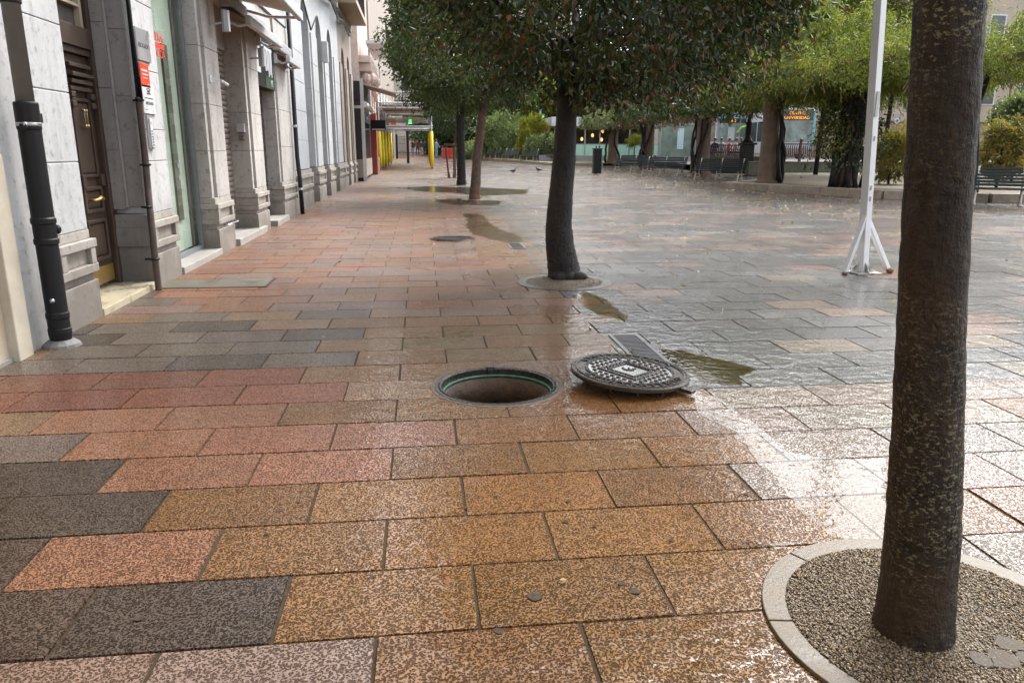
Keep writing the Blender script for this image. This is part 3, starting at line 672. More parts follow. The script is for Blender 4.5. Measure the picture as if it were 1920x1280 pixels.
for y0, y1 in ((6.625, 7.205), (7.215, 7.795)):
    mb = MB(); mb.box(DX-.06, DX, y0, y1, .10, 2.175)
    relief(mb, y0+.08, y1-.08, .33, .72); relief(mb, y0+.09, y1-.09, .78, 1.02); relief(mb, y0+.10, y1-.10, 1.10, 1.80, .028, .022)
    for z, d_ in ((1.86, .045), (1.92, .06), (1.98, .075), (2.06, .055)): mb.box(DX-.02, DX+d_, y0+.07, y1-.07, z, z+.035)
    mb.box(DX-.02, DX+.05, y0+.05, y0+.12, 1.02, 1.13); mb.box(DX-.02, DX+.05, y1-.12, y1-.05, 1.02, 1.13)
    for y in (y0+.085, y1-.085):
        for z in (1.72, 1.80): mb.box(DX-.02, DX+.055, y-.04, y+.04, z, z+.05)
    lf = mb.build('door_leaf', M_door, door, .006)
    MB().box(DX-.01, DX+.012, y0+.02, y1-.02, .11, .27).build('kick_plate', M_brass, lf, .003)
    ym = (y0+y1)/2
    mb = MB(); mb.tube([(DX+.03, ym-.10, .90), (DX+.075, ym-.09, .90), (DX+.08, ym-.04, .905), (DX+.085, ym, .915), (DX+.08, ym+.04, .905), (DX+.075, ym+.09, .90), (DX+.03, ym+.10, .90)], [.014, .012, .016, .022, .016, .012, .014], 8)
    mb.ell((DX+.08, ym, .915), (.022, .026, .022)); mb.build('handle', M_brass, lf, smooth=True)
    for yy in (ym-.025, ym+.025):
        mb = MB(); mb.tube([(DX+.02, yy, 1.56), (DX+.045, yy, 1.55), (DX+.045, yy, 1.70), (DX+.02, yy, 1.71)], .008, 6); mb.ell((DX+.045, yy, 1.56), (.016, .016, .016), 8); mb.ell((DX+.045, yy, 1.69), (.014, .014, .018), 8)
        mb.build('knocker', mat('aged_brass', (.36, .30, .17), .4, .3, 9, metal=.8), lf, smooth=True)
mb = MB()
for y in (6.66, 7.19, 7.72): mb.box(DX-.05, DX+.02, y, y+.05, 2.42, 3.05)
mb.box(DX-.05, DX+.0199, 6.70, 7.73, 2.60, 2.625); mb.build('transom_bars', mat('cream_paint', (.48, .42, .32), .5, .1), door)
MB().box(DX-.06, DX-.03, 6.63, 7.79, 2.43, 3.04).build('transom_glass', mat('transom_glass', (.10, .09, .085), .08, .4, 3, spec=.7), door)
# shop window
sw = MB(); GX = -2.92
for y0, y1 in ((8.66, 8.71), (10.34, 10.385)): sw.box(GX-.03, GX+.03, y0, y1, .076, 3.45)
sw.box(GX-.03, GX+.03, 8.711, 10.339, .076, .13); sw.box(GX-.03, GX+.03, 8.711, 10.339, 3.38, 3.45)
shop = sw.build('shop_window', mat('window_frame_grey', (.22, .24, .25), .4, .1, metal=.5), bB)
MB().box(GX-.008, GX+.004, 8.71, 10.34, .13, 3.38).build('pane', M_glass, shop)
mb = MB(); mb.box(-4.6, -4.5, 8.5, 10.6, 0, 3.5); mb.box(-4.49, GX-.5, 8.5, 10.6, .0, .07); mb.box(-4.49, GX-.04, 8.45, 8.55, .071, 3.49); mb.box(-4.49, GX-.04, 10.45, 10.6, .071, 3.49); mb.box(GX-.10, GX-.07, 8.72, 10.33, .131, 3.37); mb.build('walls_and_fill_panel', M_shopback, shop)  # inside walls, plus added pale panel imitating the bright plaza on the glass
mb = MB(); mb.box(GX-.0699, GX-.045, 9.72, 9.90, .5, 2.55); mb.box(GX-.0698, GX-.05, 10.2, 10.26, .14, 3.3); mb.build('inner_door', M_shopbrown, shop)
mb = MB(); mb.lathe([(.001, 0), (.03, 0), (.03, .01), (.001, .012)], n=14)
for v in mb.b.verts: v.co = Vector((GX-.044+v.co.z, 9.83+v.co.x, 1.02+v.co.y))
mb.lathe([(.001, 0), (.03, 0), (.03, .01), (.001, .012)], (0, 0, 0), 14)
for v in mb.b.verts:
    if v.co.x > -1: v.co = Vector((GX-.044+v.co.z, 9.83+v.co.x, 1.16+v.co.y))
mb.build('lock', M_silver, shop)
text('lettering', 'GENERAL', .125, (GX+.008, 9.63, 2.575), XF, M_redink, shop, 'RIGHT'); text('lettering', 'MODA', .125, (GX+.008, 9.63, 2.40), XF, M_redink, shop, 'RIGHT')
MB().box(GX+.0045, GX+.008, 9.05, 9.63, 2.46, 2.515).build('red_stripe', M_redink, shop)
# roller shutter and the panel above it
GX = -3.02; mb = MB()
for i in range(33):
    z = .10+i*.083
    mb.prism([(GX-.05, z), (GX-.012, z+.006), (GX, z+.03), (GX, z+.055), (GX-.012, z+.077), (GX-.05, z+.081)], lambda p, q: (p[0], 11.22+q*1.66, p[1]))
mb.build('roller_shutter', M_shut, bB)
MB().box(GX-.06, GX+.02, 11.21, 12.89, 2.84, 3.45).build('shutter_panel', M_panel, bB)
# rolling grille over a dark entrance
gb = MB().box(-3.9, -3.85, 13.7, 15.5, 0, 3.45); gb.box(-3.8499, -3.0, 13.80, 13.82, 0, 3.45); ge = gb.build('entrance_back', M_dark, bB)
mb = MB()
for i in range(17):
    y = 13.86+i*.094
    mb.tube([(-2.97, y+(.024 if j % 2 else -.024), .11+j*.072) for j in range(35)], .0075, 4)
for j in range(0, 35, 2): mb.tube([(-2.965, 13.82, .146+j*.072), (-2.965, 15.38, .146+j*.072)], .005, 4)
mb.build('rolling_grille', mat('grille_metal', (.20, .19, .18), .4, .3, 6, metal=.6), bB)
# sign over the grille
sg = MB(); sg.box(-2.90, -2.72, 13.83, 15.38, 2.42, 3.24); sign = thing('shop_sign', (-2.8, 14.6, 2.9), 'black shop sign with white strokes and a green corner above the grille', 'sign')
sg.build('board', M_black, sign)
mb = MB(); mb.box(-2.725, -2.712, 13.84, 14.16, 2.64, 3.20)
mb.box(-2.725, -2.7121, 14.22, 14.48, 3.11, 3.16); mb.box(-2.725, -2.7121, 14.20, 14.50, 2.82, 2.88)
for y, z0, z1 in ((14.62, 2.72, 3.14), (14.76, 2.74, 3.12), (14.88, 2.64, 3.10), (15.02, 2.68, 3.10), (15.14, 2.64, 3.14)): mb.box(-2.725, -2.7125, y, y+.07, z0, z1)
mb.box(-2.725, -2.711, 14.56, 15.26, 3.08, 3.13); mb.build('white_strokes', M_wp, sign)
MB().box(-2.725, -2.714, 14.55, 15.37, 2.43, 2.63).build('green_corner', mat('dark_green', (.03, .06, .025), .5, .2), sign)
text('lettering', 'ME', .17, (-2.712, 15.12, 2.53), XF, M_wp, sign)

# --- pipes, plaques and small fittings on the facade
t = thing('drainpipe', (-2.58, 5.50, 0), 'thick drainpipe at the left edge, grey above and black cast iron below', 'pipe')
def pipe(mb, x, y, prof): return mb.lathe([(r, z) for r, z in prof], (x, y, 0), 40)
pipe(MB(), -2.575, 5.50, [(0.0700, 0.05), (0.0756, .10), (0.0756, .13), (0.0714, .135), (0.0714, .20), (0.0756, .21), (0.0756, .24), (0.0700, .25), (0.0700, .72), (0.0784, .73), (0.0784, .76), (0.0721, .765), (0.0721, .86), (0.0784, .87), (0.0784, .90), (0.0707, .91), (0.0700, 1.48), (0.0742, 1.49), (0.0742, 1.65), (0.0700, 1.66)]).build('iron_pipe', M_black, t, bevel=.003)
pipe(MB(), -2.575, 5.50, [(.055, 1.64), (.055, 6.0)]).build('upper_pipe', M_pipe, t, smooth=True)
mb = MB(); mb.ell((-2.52, 5.555, .82), (.03, .03, .035), 8); mb.cbox((-2.54, 5.56, 1.56), (.05, .03, .06)); mb.cbox((-2.57, 5.42, 1.50), (.04, .03, .04)); mb.build('lug', M_black, t, smooth=False)
mb = MB(); mb.lathe([(.074, 1.505), (.077, 1.51), (.077, 1.525), (.074, 1.53)], (-2.575, 5.50, 0), 20, False); mb.ell((-2.56, 5.42, 1.515), (.018, .018, .018), 8); mb.ell((-2.56, 5.425, .34), (.018, .018, .018), 8); mb.build('clamp', M_steel, t, smooth=True)
mb = MB(); mb.lathe([(.06, 2.26), (.064, 2.265), (.064, 2.285), (.06, 2.29)], (-2.575, 5.50, 0), 20, False); mb.build('clamp', M_black, t)
MB().lathe([(.13, -.01), (.12, .02), (.08, .05)], (-2.575, 5.50, 0), 14).build('mortar_foot', mat('grey_mortar', (.15, .145, .14), .7, .2, 12, .004), t)
t = thing('cable_conduit', (-2.63, 7.75, 0), 'bent brown ribbed conduit with black cable above it beside the door', 'conduit')
pts = [(-2.62, 7.69, .0), (-2.62, 7.69, .42), (-2.62, 7.70, .56), (-2.635, 7.745, .75), (-2.66, 7.83, .98), (-2.66, 7.85, 1.2), (-2.66, 7.86, 1.85)]
pp = []
for a, b in zip(pts, pts[1:]):
    a, b = Vector(a), Vector(b); n = max(2, int((b-a).length/.012)); pp += [a.lerp(b, i/n) for i in range(n)]
MB().tube(pp, [.030+.0035*(i % 2) for i in range(len(pp))], 10).build('ribbed_tube', M_brownpipe, t, smooth=True)
mb = MB(); mb.tube([(-2.66, 7.86, 1.8), (-2.66, 7.87, 2.4), (-2.65, 7.865, 4)], .022, 8); mb.tube([(-2.63, 7.85, 1.82), (-2.64, 7.845, 2.2), (-2.66, 7.84, 4)], .014, 8); mb.build('black_cable', M_black, t, smooth=True)
for y, z in ((7.69, .30), (7.755, .80), (7.85, 1.20), (7.86, 1.80)):
    mb = MB(); mb.lathe([(.038, z), (.044, z+.004), (.044, z+.018), (.038, z+.022)], (-2.655 if z > .5 else -2.62, y, 0), 12); mb.cbox((-2.69, y+.03, z+.01), (.06, .05, .02)); mb.build('clip', M_black, t)
def plaque(y0, y1, z0, z1, m, label, lines, ink):
    t = thing('wall_plaque', (FX, (y0+y1)/2, (z0+z1)/2), label, 'plaque', 'plaques beside the brown door')
    MB().box(FX-.002, FX+.018, y0, y1, z0, z1).build('plate', m, t, .002)
    for s, body, z in lines: text('lettering', body, s, (FX+.019, (y0+y1)/2, z), XF, ink, t, ext=.0006)
    return t
plaque(8.05, 8.41, 2.20, 2.50, M_silver, 'brushed metal plaque reading ABOGADO, highest of the three beside the door', [(.066, 'ABOGADO', 2.34)], M_ink)
t = plaque(8.05, 8.30, 1.95, 2.17, M_redplq, 'red plaque with white lines between the metal and white plaques', [], M_ink)
mb = MB()
for z, y0, y1, h in ((2.10, 8.09, 8.25, .018), (2.065, 8.10, 8.26, .012), (2.035, 8.11, 8.24, .006), (1.98, 8.22, 8.27, .006)): mb.box(FX+.0175, FX+.0195, y0, y1, z, z+h)
mb.build('white_lines', M_wp, t)
t = plaque(8.05, 8.39, 1.70, 1.97, M_whiteplq, 'white plaque with an emblem and ABOGADA, lowest of the three beside the door', [(.045, 'ABOGADA', 1.80)], M_ink)
mb = MB(); mb.box(FX+.0175, FX+.0195, 8.17, 8.27, 1.885, 1.90); mb.box(FX+.0175, FX+.0195, 8.185, 8.255, 1.905, 1.925); mb.tube([(FX+.018, 8.16+.12*k/6, 1.93+.015*math.sin(math.pi*k/6)) for k in range(7)], .004, 5); mb.box(FX+.0175, FX+.019, 8.10, 8.34, 1.845, 1.853); mb.box(FX+.0175, FX+.019, 8.08, 8.15, 1.735, 1.74); mb.build('emblem', M_ink, t)
for z in (2.395, 2.42): MB().box(FX+.0175, FX+.019, 8.10, 8.36, z, z+.008)
t = thing('intercom', (FX, 8.14, 1.5), 'narrow white intercom panel with rows of buttons under the plaques', 'intercom')
MB().box(FX-.002, FX+.02, 8.10, 8.22, 1.36, 1.68).build('back_plate', M_silver, t, .003); MB().box(FX+.0195, FX+.032, 8.125, 8.195, 1.375, 1.655).build('panel', M_whiteplq, t, .003)
mb = MB()
for i in range(6):
    for y in (8.14, 8.168): mb.box(FX+.0315, FX+.036, y, y+.016, 1.39+i*.027, 1.405+i*.027)
mb.box(FX+.0315, FX+.034, 8.15, 8.165, 1.60, 1.63); mb.build('buttons', M_panel, t)
t = thing('keypad', (-2.9, 12.88, 1.6), 'small grey keypad box on the stone reveal right of the shutter', 'keypad')
mb = MB(); mb.box(-2.90, -2.78, 12.80, 12.898, 1.62, 1.75); mb.build('box', M_silver, t, .004); MB().box(-2.88, -2.80, 12.82, 12.898, 1.50, 1.57).build('lower_box', M_shopbrown, t, .004)
t = thing('wall_camera', (FX, 10.9, 2.15), 'small white camera on a short arm on the pier left of the shutter', 'camera')
mb = MB(); mb.box(FX-.002, FX+.02, 10.62, 10.72, 2.20, 2.29); mb.tube([(FX+.02, 10.67, 2.25), (FX+.16, 10.8, 2.21)], .008, 8); mb.build('arm', M_wp, t)
mb = MB(); mb.tube([(FX+.12, 10.74, 2.225), (FX+.16, 10.92, 2.19)], .022, 12); mb.build('camera_body', M_wp, t)
t = thing('steel_bar', (FX+.05, 10.8, .42), 'short steel bar fixed to the stone plinth left of the shutter', 'bar')
MB().tube([(FX+.02, 10.62, .36), (FX+.08, 10.62, .36), (FX+.08, 11.2, .36), (FX+.02, 11.2, .36)], .012, 8).build('bar', M_steel, t, smooth=True)
t = thing('drainpipe', (-2.62, 16.9, 0), 'slim black drainpipe at the joint with the arched white building', 'pipe')
MB().tube([(-2.56, 16.75, 0), (-2.58, 16.78, .8), (-2.62, 16.9, 1.2), (-2.62, 16.95, 4.6)], .045, 10).build('tube', M_black, t, smooth=True)
mb = MB()
for z, x in ((.5, -2.57), (1.8, -2.62), (3.1, -2.62)): mb.lathe([(.055, z), (.06, z+.01), (.06, z+.04), (.055, z+.05)], (x, 16.9 if z > 1 else 16.77, 0), 10)
mb.build('collar', M_steel, t)

# --- awnings over the shutter and the grille
def awning(y0, y1, zw, x1, z1, label, m=M_awn, front=.14):
    t = thing('awning', (FX, (y0+y1)/2, zw), label, 'awning', 'awnings on the stone building')
    mb = MB(); mb.prism([(FX-.02, zw), (x1, z1), (x1, z1+.02), (FX-.02, zw+.02)], lambda p, q: (p[0], y0+.05+q*(y1-y0-.1), p[1])); mb.build('canopy', m, t)
    MB().box(x1-.03, x1+.05, y0, y1, z1-front*.6, z1+front*.4).build('front_bar', mat('awning_bar', (.44, .45, .46), .5, .12, 5), t, .012)
    mb = MB(); mb.box(FX-.02, FX+.14, y0, y1, zw+.021, zw+.19); mb.build('cassette', mat('awning_cassette', (.36, .36, .38), .45, .1, 6), t, .02)
    for y in (y0+.12, y1-.12):
        mb = MB(); mb.tube([(FX, y, zw-.12), (FX+.25*(x1-FX)*2, y+.02, (zw+z1)/2-.14), (x1, y, z1-.05)], .022, 8); mb.box(FX-.01, FX+.05, y-.05, y+.05, zw-.2, zw-.0); mb.build('arm', M_wp, t)
    return t
awning(10.55, 12.75, 3.55, -1.80, 3.36, 'wide beige awning with white front bar above the metal shutter')
awning(11.6, 14.1, 3.26, -2.36, 3.12, 'folded awning with white bar and brown arms before the black sign', mat('brown_awning', (.20, .14, .10), .7, .2), .13)
awning(15.4, 16.7, 3.14, -2.45, 3.02, 'smallest folded awning with white bar beside the slim black drainpipe', mat('brown_awning', (.20, .14, .10)), .11)
t = thing('bracket_lamp', (-2.5, 11.05, 3.0), 'grey tube spotlight under the awning on the pier left of the shutter', 'lamp')
mb = MB(); mb.tube([(-2.50, 10.95, 2.86), (-2.50, 10.95, 3.12)], .055, 12); mb.tube([(FX, 10.95, 2.95), (-2.5, 10.95, 2.97)], .014, 8); mb.build('lamp_tube', M_silver, t)
t = thing('bracket_lamp', (-2.5, 13.3, 2.8), 'grey tube spotlight under the folded awning left of the black sign', 'lamp')
mb = MB(); mb.tube([(-2.52, 13.3, 2.66), (-2.52, 13.3, 2.94)], .055, 12); mb.tube([(FX, 13.3, 2.78), (-2.5, 13.3, 2.79)], .014, 8); mb.build('lamp_tube', M_silver, t)

# --- white building with arches
def arch_building(root, y0, y1, piers, zs, zsp, ztop, m, depth=-3.3, base=.75):
    op = [(a[1], b[0]) for a, b in zip(piers, piers[1:])]
    for a, b in piers:
        pb = MB(); plinth(pb, a, b, gz(a)-.03, -3.4, 1.25); pb.build('plinth', M_plinth, root, .008); mb = MB(); ashlar(mb, -3.4, FX-.04, a, b, zs); ashlar(mb, -3.4, FX, a+.14*(b-a), b-.14*(b-a), zs)
        mb.build('arch_pier', m, root, .008)
    mb = MB()
    for a, b in op:
        c, r = (a+b)/2, (b-a)/2; n = 12
        for h in (0, 1):
            arc = [(c+r*math.cos(t), zsp+1.15*r*math.sin(t)) for t in [(math.pi/2)*(k/n)+(math.pi/2)*h for k in range(n+1)]]
            poly = arc+([(c, ztop), (b, ztop)] if h == 0 else [(a, ztop), (c, ztop)])
            mb.prism(poly, lambda p, q: (depth+q*(FX-.045-depth), p[0], p[1]))
    for a, b in piers: mb.box(-3.4, FX-.044, a+.001, b-.001, zsp, ztop)
    mb.box(-9, FX+.03, y0, y1, ztop+.001, ztop+.25)
    mb.build('arch_wall', m, root)
    for a, b in op:
        f = MB(); f.box(-3.36, -3.30, a, b, 0, zsp+.9); fo = f.build('arch_window', M_darkglass, root)
        g = MB()
        for k in range(4): g.box(-3.30, -3.26, a+(b-a)*k/3-.03, a+(b-a)*k/3+.03, 0, zsp+.4)
        g.box(-3.30, -3.262, a, b, 2.4, 2.5); g.box(-3.30, -3.262, a, b, 0, .6); g.build('mullions', M_panel, fo)
bC = thing('arched_building', (-6, 22, 0), 'pale ashlar building with tall round arched bays under a long balcony', 'building')
arch_building(bC, 17.1, 28.0, [(17.1, 19.55), (20.75, 22.2), (23.4, 24.75), (25.95, 27.99)], [.9, 1.55, 2.2, 2.85, 3.5, 4.25], 4.25, 6.02, M_arch)
upper(bC, 17.1, 28.0, 6.5, 16.5, M_arch, [18.6, 21.4, 24.0, 26.6], 'upper_wall')
mb = MB()
for i in range(9): mb.box(FX-.02, -2.1, 18.5+i*1.05, 19.52+i*1.05, 6.28, 6.4)
mb.box(FX-.02, -2.02, 18.45, 28, 6.401, 6.49); bal = mb.build('balcony_slab', M_beige, bC, .01)
mb = MB(); mb.tube([(-2.07, 18.5, 7.4), (-2.07, 28, 7.4)], .025, 6); mb.tube([(-2.07, 18.5, 6.6), (-2.07, 28, 6.6)], .02, 6)
for i in range(96): mb.tube([(-2.07, 18.5+i*.1, 6.49), (-2.07, 18.5+i*.1, 7.4)], .011, 4)
mb.build('balcony_railing', M_black, bal)
t = thing('cable_bundle', (-2.6, 20, 4.9), 'sagging black cables along the facade under the long balcony', 'cables')
mb = MB(); g = random.Random(3)
for k in range(5):
    mb.tube([(-2.62+.03*k, 18+i*1.0, 5.75-.07*k+.10*math.sin(i*1.7+k)+g.uniform(-.03, .03)) for i in range(14)], .018, 5)
mb.tube([(-2.66, 17.05, 4.9), (-2.6, 18.0, 4.6), (-2.6, 19.0, 4.75), (-2.6, 20.2, 4.2), (-2.62, 21.5, 4.7)], .02, 5); mb.build('cables', M_black, t)
t = thing('junction_box', (-2.6, 24.8, 4.1), 'white junction box high between two arches of the pale building', 'box')
MB().box(FX, FX+.16, 23.0, 23.3, 3.75, 4.3).build('box', M_wp, t, .01)

# --- brown building beyond, kiosk shop, red board, further houses
bD = thing('brown_building', (-6, 30, 0), 'brown stained stone building between the white arches and the black shop', 'building')
arch_building(bD, 28.0, 33.4, [(28.0, 29.1), (30.2, 31.3), (32.3, 33.39)], [.9, 2.1, 3.3, 4.3], 4.3, 5.95, M_brown)
upper(bD, 28.0, 33.4, 6.5, 16, M_brown, [29.6, 31.9], 'upper_wall')
mb = MB(); mb.box(FX-.02, -2.05, 28.2, 33.2, 6.21, 6.4); b2 = mb.build('balcony_slab', M_beige, bD, .01)
mb = MB(); mb.tube([(-2.1, 28.2, 7.3), (-2.1, 33.2, 7.3)], .025, 6)
for i in range(42): mb.tube([(-2.1, 28.25+i*.12, 6.4), (-2.1, 28.25+i*.12, 7.3)], .012, 4)
mb.build('balcony_railing', M_black, b2)
KY0, KY1 = 33.4, 39.5; z0 = gz(33)
k_ = thing('shop_kiosk', (-3, 36, z0), 'black fronted shop with taupe base panels and a tilted top canopy', 'shop')
MB().box(-9, -2.45, KY0, KY1, z0+.9, z0+3.35).build('shop_body', M_navy, k_)
mb = MB(); mb.box(-9, -2.44, KY0-.02, KY1+.02, z0+.0, z0+.15); mb.build('base', M_black, k_)
MB().box(-9, -2.435, KY0-.01, KY1+.01, z0+.151, z0+.92).build('base_panel', M_taupe, k_)
MB().box(-9, -2.43, KY0-.015, KY1, z0+3.0, z0+3.12).build('sill_band', M_wp, k_)
MB().box(-9, -2.40, KY0-.02, KY1, z0+3.36, z0+4.1).build('fascia', M_navy, k_)
MB().box(-2.45, -2.42, 35.0, 38.2, z0+.95, z0+2.5).build('show_window', M_darkglass, k_)
text('lettering', 'MARGARITA', .22, (-2.41, 36.8, z0+2.72), XF, M_wp, k_)
mb = MB(); mb.prism([(-2.42, z0+4.1), (-1.0, z0+3.72), (-1.0, z0+3.76), (-2.42, z0+4.16)], lambda p, q: (p[0], 35.2+q*3.0, p[1])); mb.build('canopy', M_awn, k_)
mb = MB(); mb.tube([(-2.3, 33.6, z0+3.18), (-2.3, 38.8, z0+3.18)], .13, 12); mb.build('awning_roll', M_wp, k_)
MB().box(-2.44, -2.30, 33.35, 33.37, z0, z0+4.2).build('edge_strip', M_wp, k_)
t = thing('blade_sign', (-2.1, 39.7, 2.6), 'small black projecting sign at the far end of the black shop', 'sign')
mb = MB(); mb.box(-2.42, -1.7, 39.55, 39.65, z0+2.25, z0+2.75); mb.box(-2.6, -2.4199, 39.58, 39.62, z0+2.5, z0+2.55); mb.build('board', M_black, t)
MB().box(-2.38, -1.74, 39.545, 39.5499, z0+2.28, z0+2.33).build('stripe', M_wp, t)
bE = thing('ornate_building', (-6, 43, 0), 'pinkish ornate building with a red column board beyond the black shop', 'building')
mb = MB(); mb.box(-9, -2.9, 39.5, 47.4, 0, 13)
for y in (40.6, 42.6, 44.6, 46.6): mb.box(-2.9001, -2.55, y-.3, y+.3, 0, 5.4); mb.box(-2.9002, -2.45, y-.38, y+.38, 0, .9)
mb.box(-9, -2.35, 39.6, 47.3, 5.5, 5.8)
for y in np.arange(39.8, 47.2, .55): mb.box(-2.9, -2.3, y, y+.25, 5.1, 5.4999)
for k in range(14): mb.ell((-2.5+random.uniform(-.1, .25), 40+k*.5, 4.6+random.uniform(-.5, .5)), (.22, .22, .28), 7)
mb.build('wall', mat('pink_stone', (.47, .34, .30), .8, .3, 3, .02, 12, c2=(.62, .52, .46)), bE)
MB().box(-2.5, -2.2, 40.0, 41.2, .05, 3.1).build('column_board', mat('red_board', (.28, .06, .04), .5, .2), bE)
mb = MB(); mb.box(-2.5501, -1.5, 39.9, 47, 6.4, 6.55); mb.build('balcony_slab', M_wp, bE)
mb = MB()
for i in range(40): mb.tube([(-1.55, 40+i*.17, 6.55), (-1.55, 40+i*.17, 7.4)], .014, 4)
mb.tube([(-1.55, 40, 7.4), (-1.55, 46.8, 7.4)], .03, 5); mb.build('balcony_railing', M_black, bE)
bF = thing('scaffolded_building', (-6, 65, 0), 'grey stone building behind the scaffold with rough vertical piers', 'building')
mb = MB(); mb.box(-9, -2.8, 47.4, 90, 0, 16)
for i in range(20): mb.box(-2.8001, -2.65+.1*(i % 2), 48+i*2.1, 48.9+i*2.1, 0, 4.4)
mb.build('wall', M_brown, bF)
bG = thing('end_building', (0, 135, 0), 'tall pale pinkish building closing the far end of the street', 'building')
mb = MB(); mb.box(-7.2, 26, 128, 150, 0, 34)
for z in (9, 12.6, 16.2, 19.8, 23.4): mb.box(-7.4, 26.2, 127.6, 127.9999, z, z+.3)
mb.box(-7.5, -7.2001, 127.5, 150, 0, 34); mb.build('wall', M_farwall, bG)
for z in (5.5, 10, 13.6, 17.2, 20.8):
    for x in (-5.6, -2.2, 1.2, 4.6): 
        f = MB().box(x-.7, x+.7, 127.9, 127.99, z, z+2.2).build('window', M_wp, bG); MB().box(x-.55, x+.55, 127.85, 127.899, z+.15, z+2.05).build('pane', M_darkglass, f)
for x in (-6.8,):
    mb = MB()
    for i in range(5): mb.box(x, x+2.2, 126.2, 127.59, 17+i*.6, 17.3+i*.6)
    mb.build('louvred_bay', M_brown, bG)

# ------------------------------------------------------------------ scaffold over the pavement
SY0, SY1 = 47.6, 60
t = thing('scaffold', (-1, 52, gz(52)), 'galvanised tube scaffold bridging the pavement with yellow foam on its posts', 'scaffold')
for i, y in enumerate((47.9, 50.3, 53.0, 56.0, 59.5)):
    for x in (-2.45+.12*i*.5, .72):
        z = gz(y); MB().tube([(x, y, z), (x, y, z+4.6 if x < 0 else z+3.9)], .045, 8).build('post', M_galv, t, smooth=True)
        MB().tube([(x, y, z+.12), (x+.01, y, z+.9), (x-.01, y, z+2.25)], [.10, .105, .10], 10).build('foam_sleeve', M_yellow, t, smooth=True)
for y in (47.9, 53.0, 59.5):
    z = gz(y); mb = MB(); mb.tube([(-2.5, y, z+2.55), (.8, y, z+2.55)], .045, 8); mb.tube([(-2.5, y, z+2.45), (.8, y, z+2.45)], .03, 8)
    mb.tube([(-2.5, y, z+3.62), (.8, y, z+3.62)], .05, 8); mb.tube([(-2.5, y, z+3.9), (.8, y, z+3.9)], .05, 8)
    for k in range(8): mb.box(-2.3+k*.42, -2.24+k*.42, y-.03, y+.03, z+3.67, z+3.86)
    mb.build('beam', M_galv, t)
mb = MB(); z = gz(53)
for k in range(7): mb.box(-2.45+k*.46, -2.0+k*.46, 48, 59.4, z+3.72, z+3.77)
mb.build('deck', M_panel, t)
mb = MB()
for x in (-2.4, .72):
    for zz in (2.6, 3.3): mb.tube([(x, 47.9, z+zz), (x, 59.5, z+zz)], .035, 6)
for k in range(5): mb.tube([(-2.4, 48.5+k*2, z+3.0), (.7, 48.5+k*2, z+3.0)], .03, 6)
mb.build('ledger', M_galv, t)
mb = MB()
for zz in (5.0, 6.2, 7.4, 8.6): mb.tube([(-2.6, 52, zz), (1.4, 52, zz)], .03, 6)
mb.tube([(-2.5, 52, 3.8), (-2.5, 52, 9)], .04, 6); mb.tube([(1.3, 52, 3.8), (1.3, 52, 9)], .04, 6); mb.tube([(-2.45, 46.5, 7.0), (-.4, 52, 5.2)], .03, 6); mb.build('guard_rail', M_galv, t)
def at_px(name, x0, y0, x1, y1, Y, d_, m, root, bevel=.01):
    a, b = atY(x0, y0, Y), atY(x1, y1, Y)
    return MB().box(min(a.x, b.x), max(a.x, b.x), Y, Y+d_, min(a.z, b.z), max(a.z, b.z)).build(name, m, root, bevel)
def span(x0, y0, x1, y1, Y):
    a, b = atY(x0, y0, Y), atY(x1, y1, Y); return min(a.x, b.x), max(a.x, b.x), min(a.z, b.z), max(a.z, b.z)
def signbox(name, x0, y0, x1, y1, Y, m, label, cat, stick=True, d_=.12):
    X0, X1, Za, Zb = span(x0, y0, x1, y1, Y); t = thing(name, ((X0+X1)/2, Y, gz(Y)), label, cat)
    MB().box(X0, X1, Y, Y+d_, Za, Zb).build('board', m, t, .02)
    if stick: MB().tube([((X0+X1)/2, Y+d_+.06, gz(Y)), ((X0+X1)/2, Y+d_+.06, Zb)], .05, 8).build('pole', M_galv, t)
    return t
t = signbox('shop_sign', 731, 224, 742, 234, 64, M_red, 'red shop sign hanging in the shade under the scaffold', 'sign', False)
MB().box(-2.8, -1.6, 64.05, 64.1, 4.0, 4.05).build('bracket', M_black, t)
t = signbox('pharmacy_lamp', 766, 225, 772, 232, 70, M_ledg, 'green lit cross lamp shining under the scaffold', 'lamp', False); MB().box(-2.8, -.9, 70.05, 70.1, 4.2, 4.25).build('bracket', M_black, t)
t = signbox('hoarding', 761, 245, 768, 306, 60.4, M_navy, 'dark padded post standing under the scaffold beside the walkers', 'post', False)
t = signbox('hoarding', 741, 252, 747, 298, 61.5, M_navy, 'dark padded post near the wall under the scaffold', 'post', False)
t = signbox('hoarding', 737, 241, 742, 297, 63.5, M_wp, 'white panel leaning by the wall deep under the scaffold', 'panel', False)
t = signbox('striped_post', 769, 266, 771.5, 294, 72, M_wp, 'red and white striped post beside the walkers', 'post', False)
X0, X1, Za, Zb = span(769, 266, 771.5, 294, 72); mb = MB()
for k in range(5): mb.box(X0-.004, X1+.004, 71.99, 72.13, Za+(Zb-Za)*(k*2+.5)/10, Za+(Zb-Za)*(k*2+1.4)/10)
mb.build('stripes', M_red, t)
# gate of thin bars between the padded posts
t = thing('wire_fence', (-1.3, 61, gz(61)), 'brown wire fence panel between the padded posts', 'fence'); mb = MB()
X0, X1, Za, Zb = span(747, 256, 761, 297, 61)
for k in range(9): mb.tube([(X0+(X1-X0)*k/8, 61, Za), (X0+(X1-X0)*k/8, 61, Zb)], .018, 4)
for k in range(4): mb.tube([(X0, 61, Za+(Zb-Za)*k/3), (X1, 61, Za+(Zb-Za)*k/3)], .018, 4)
mb.build('bars', M_wood, t)

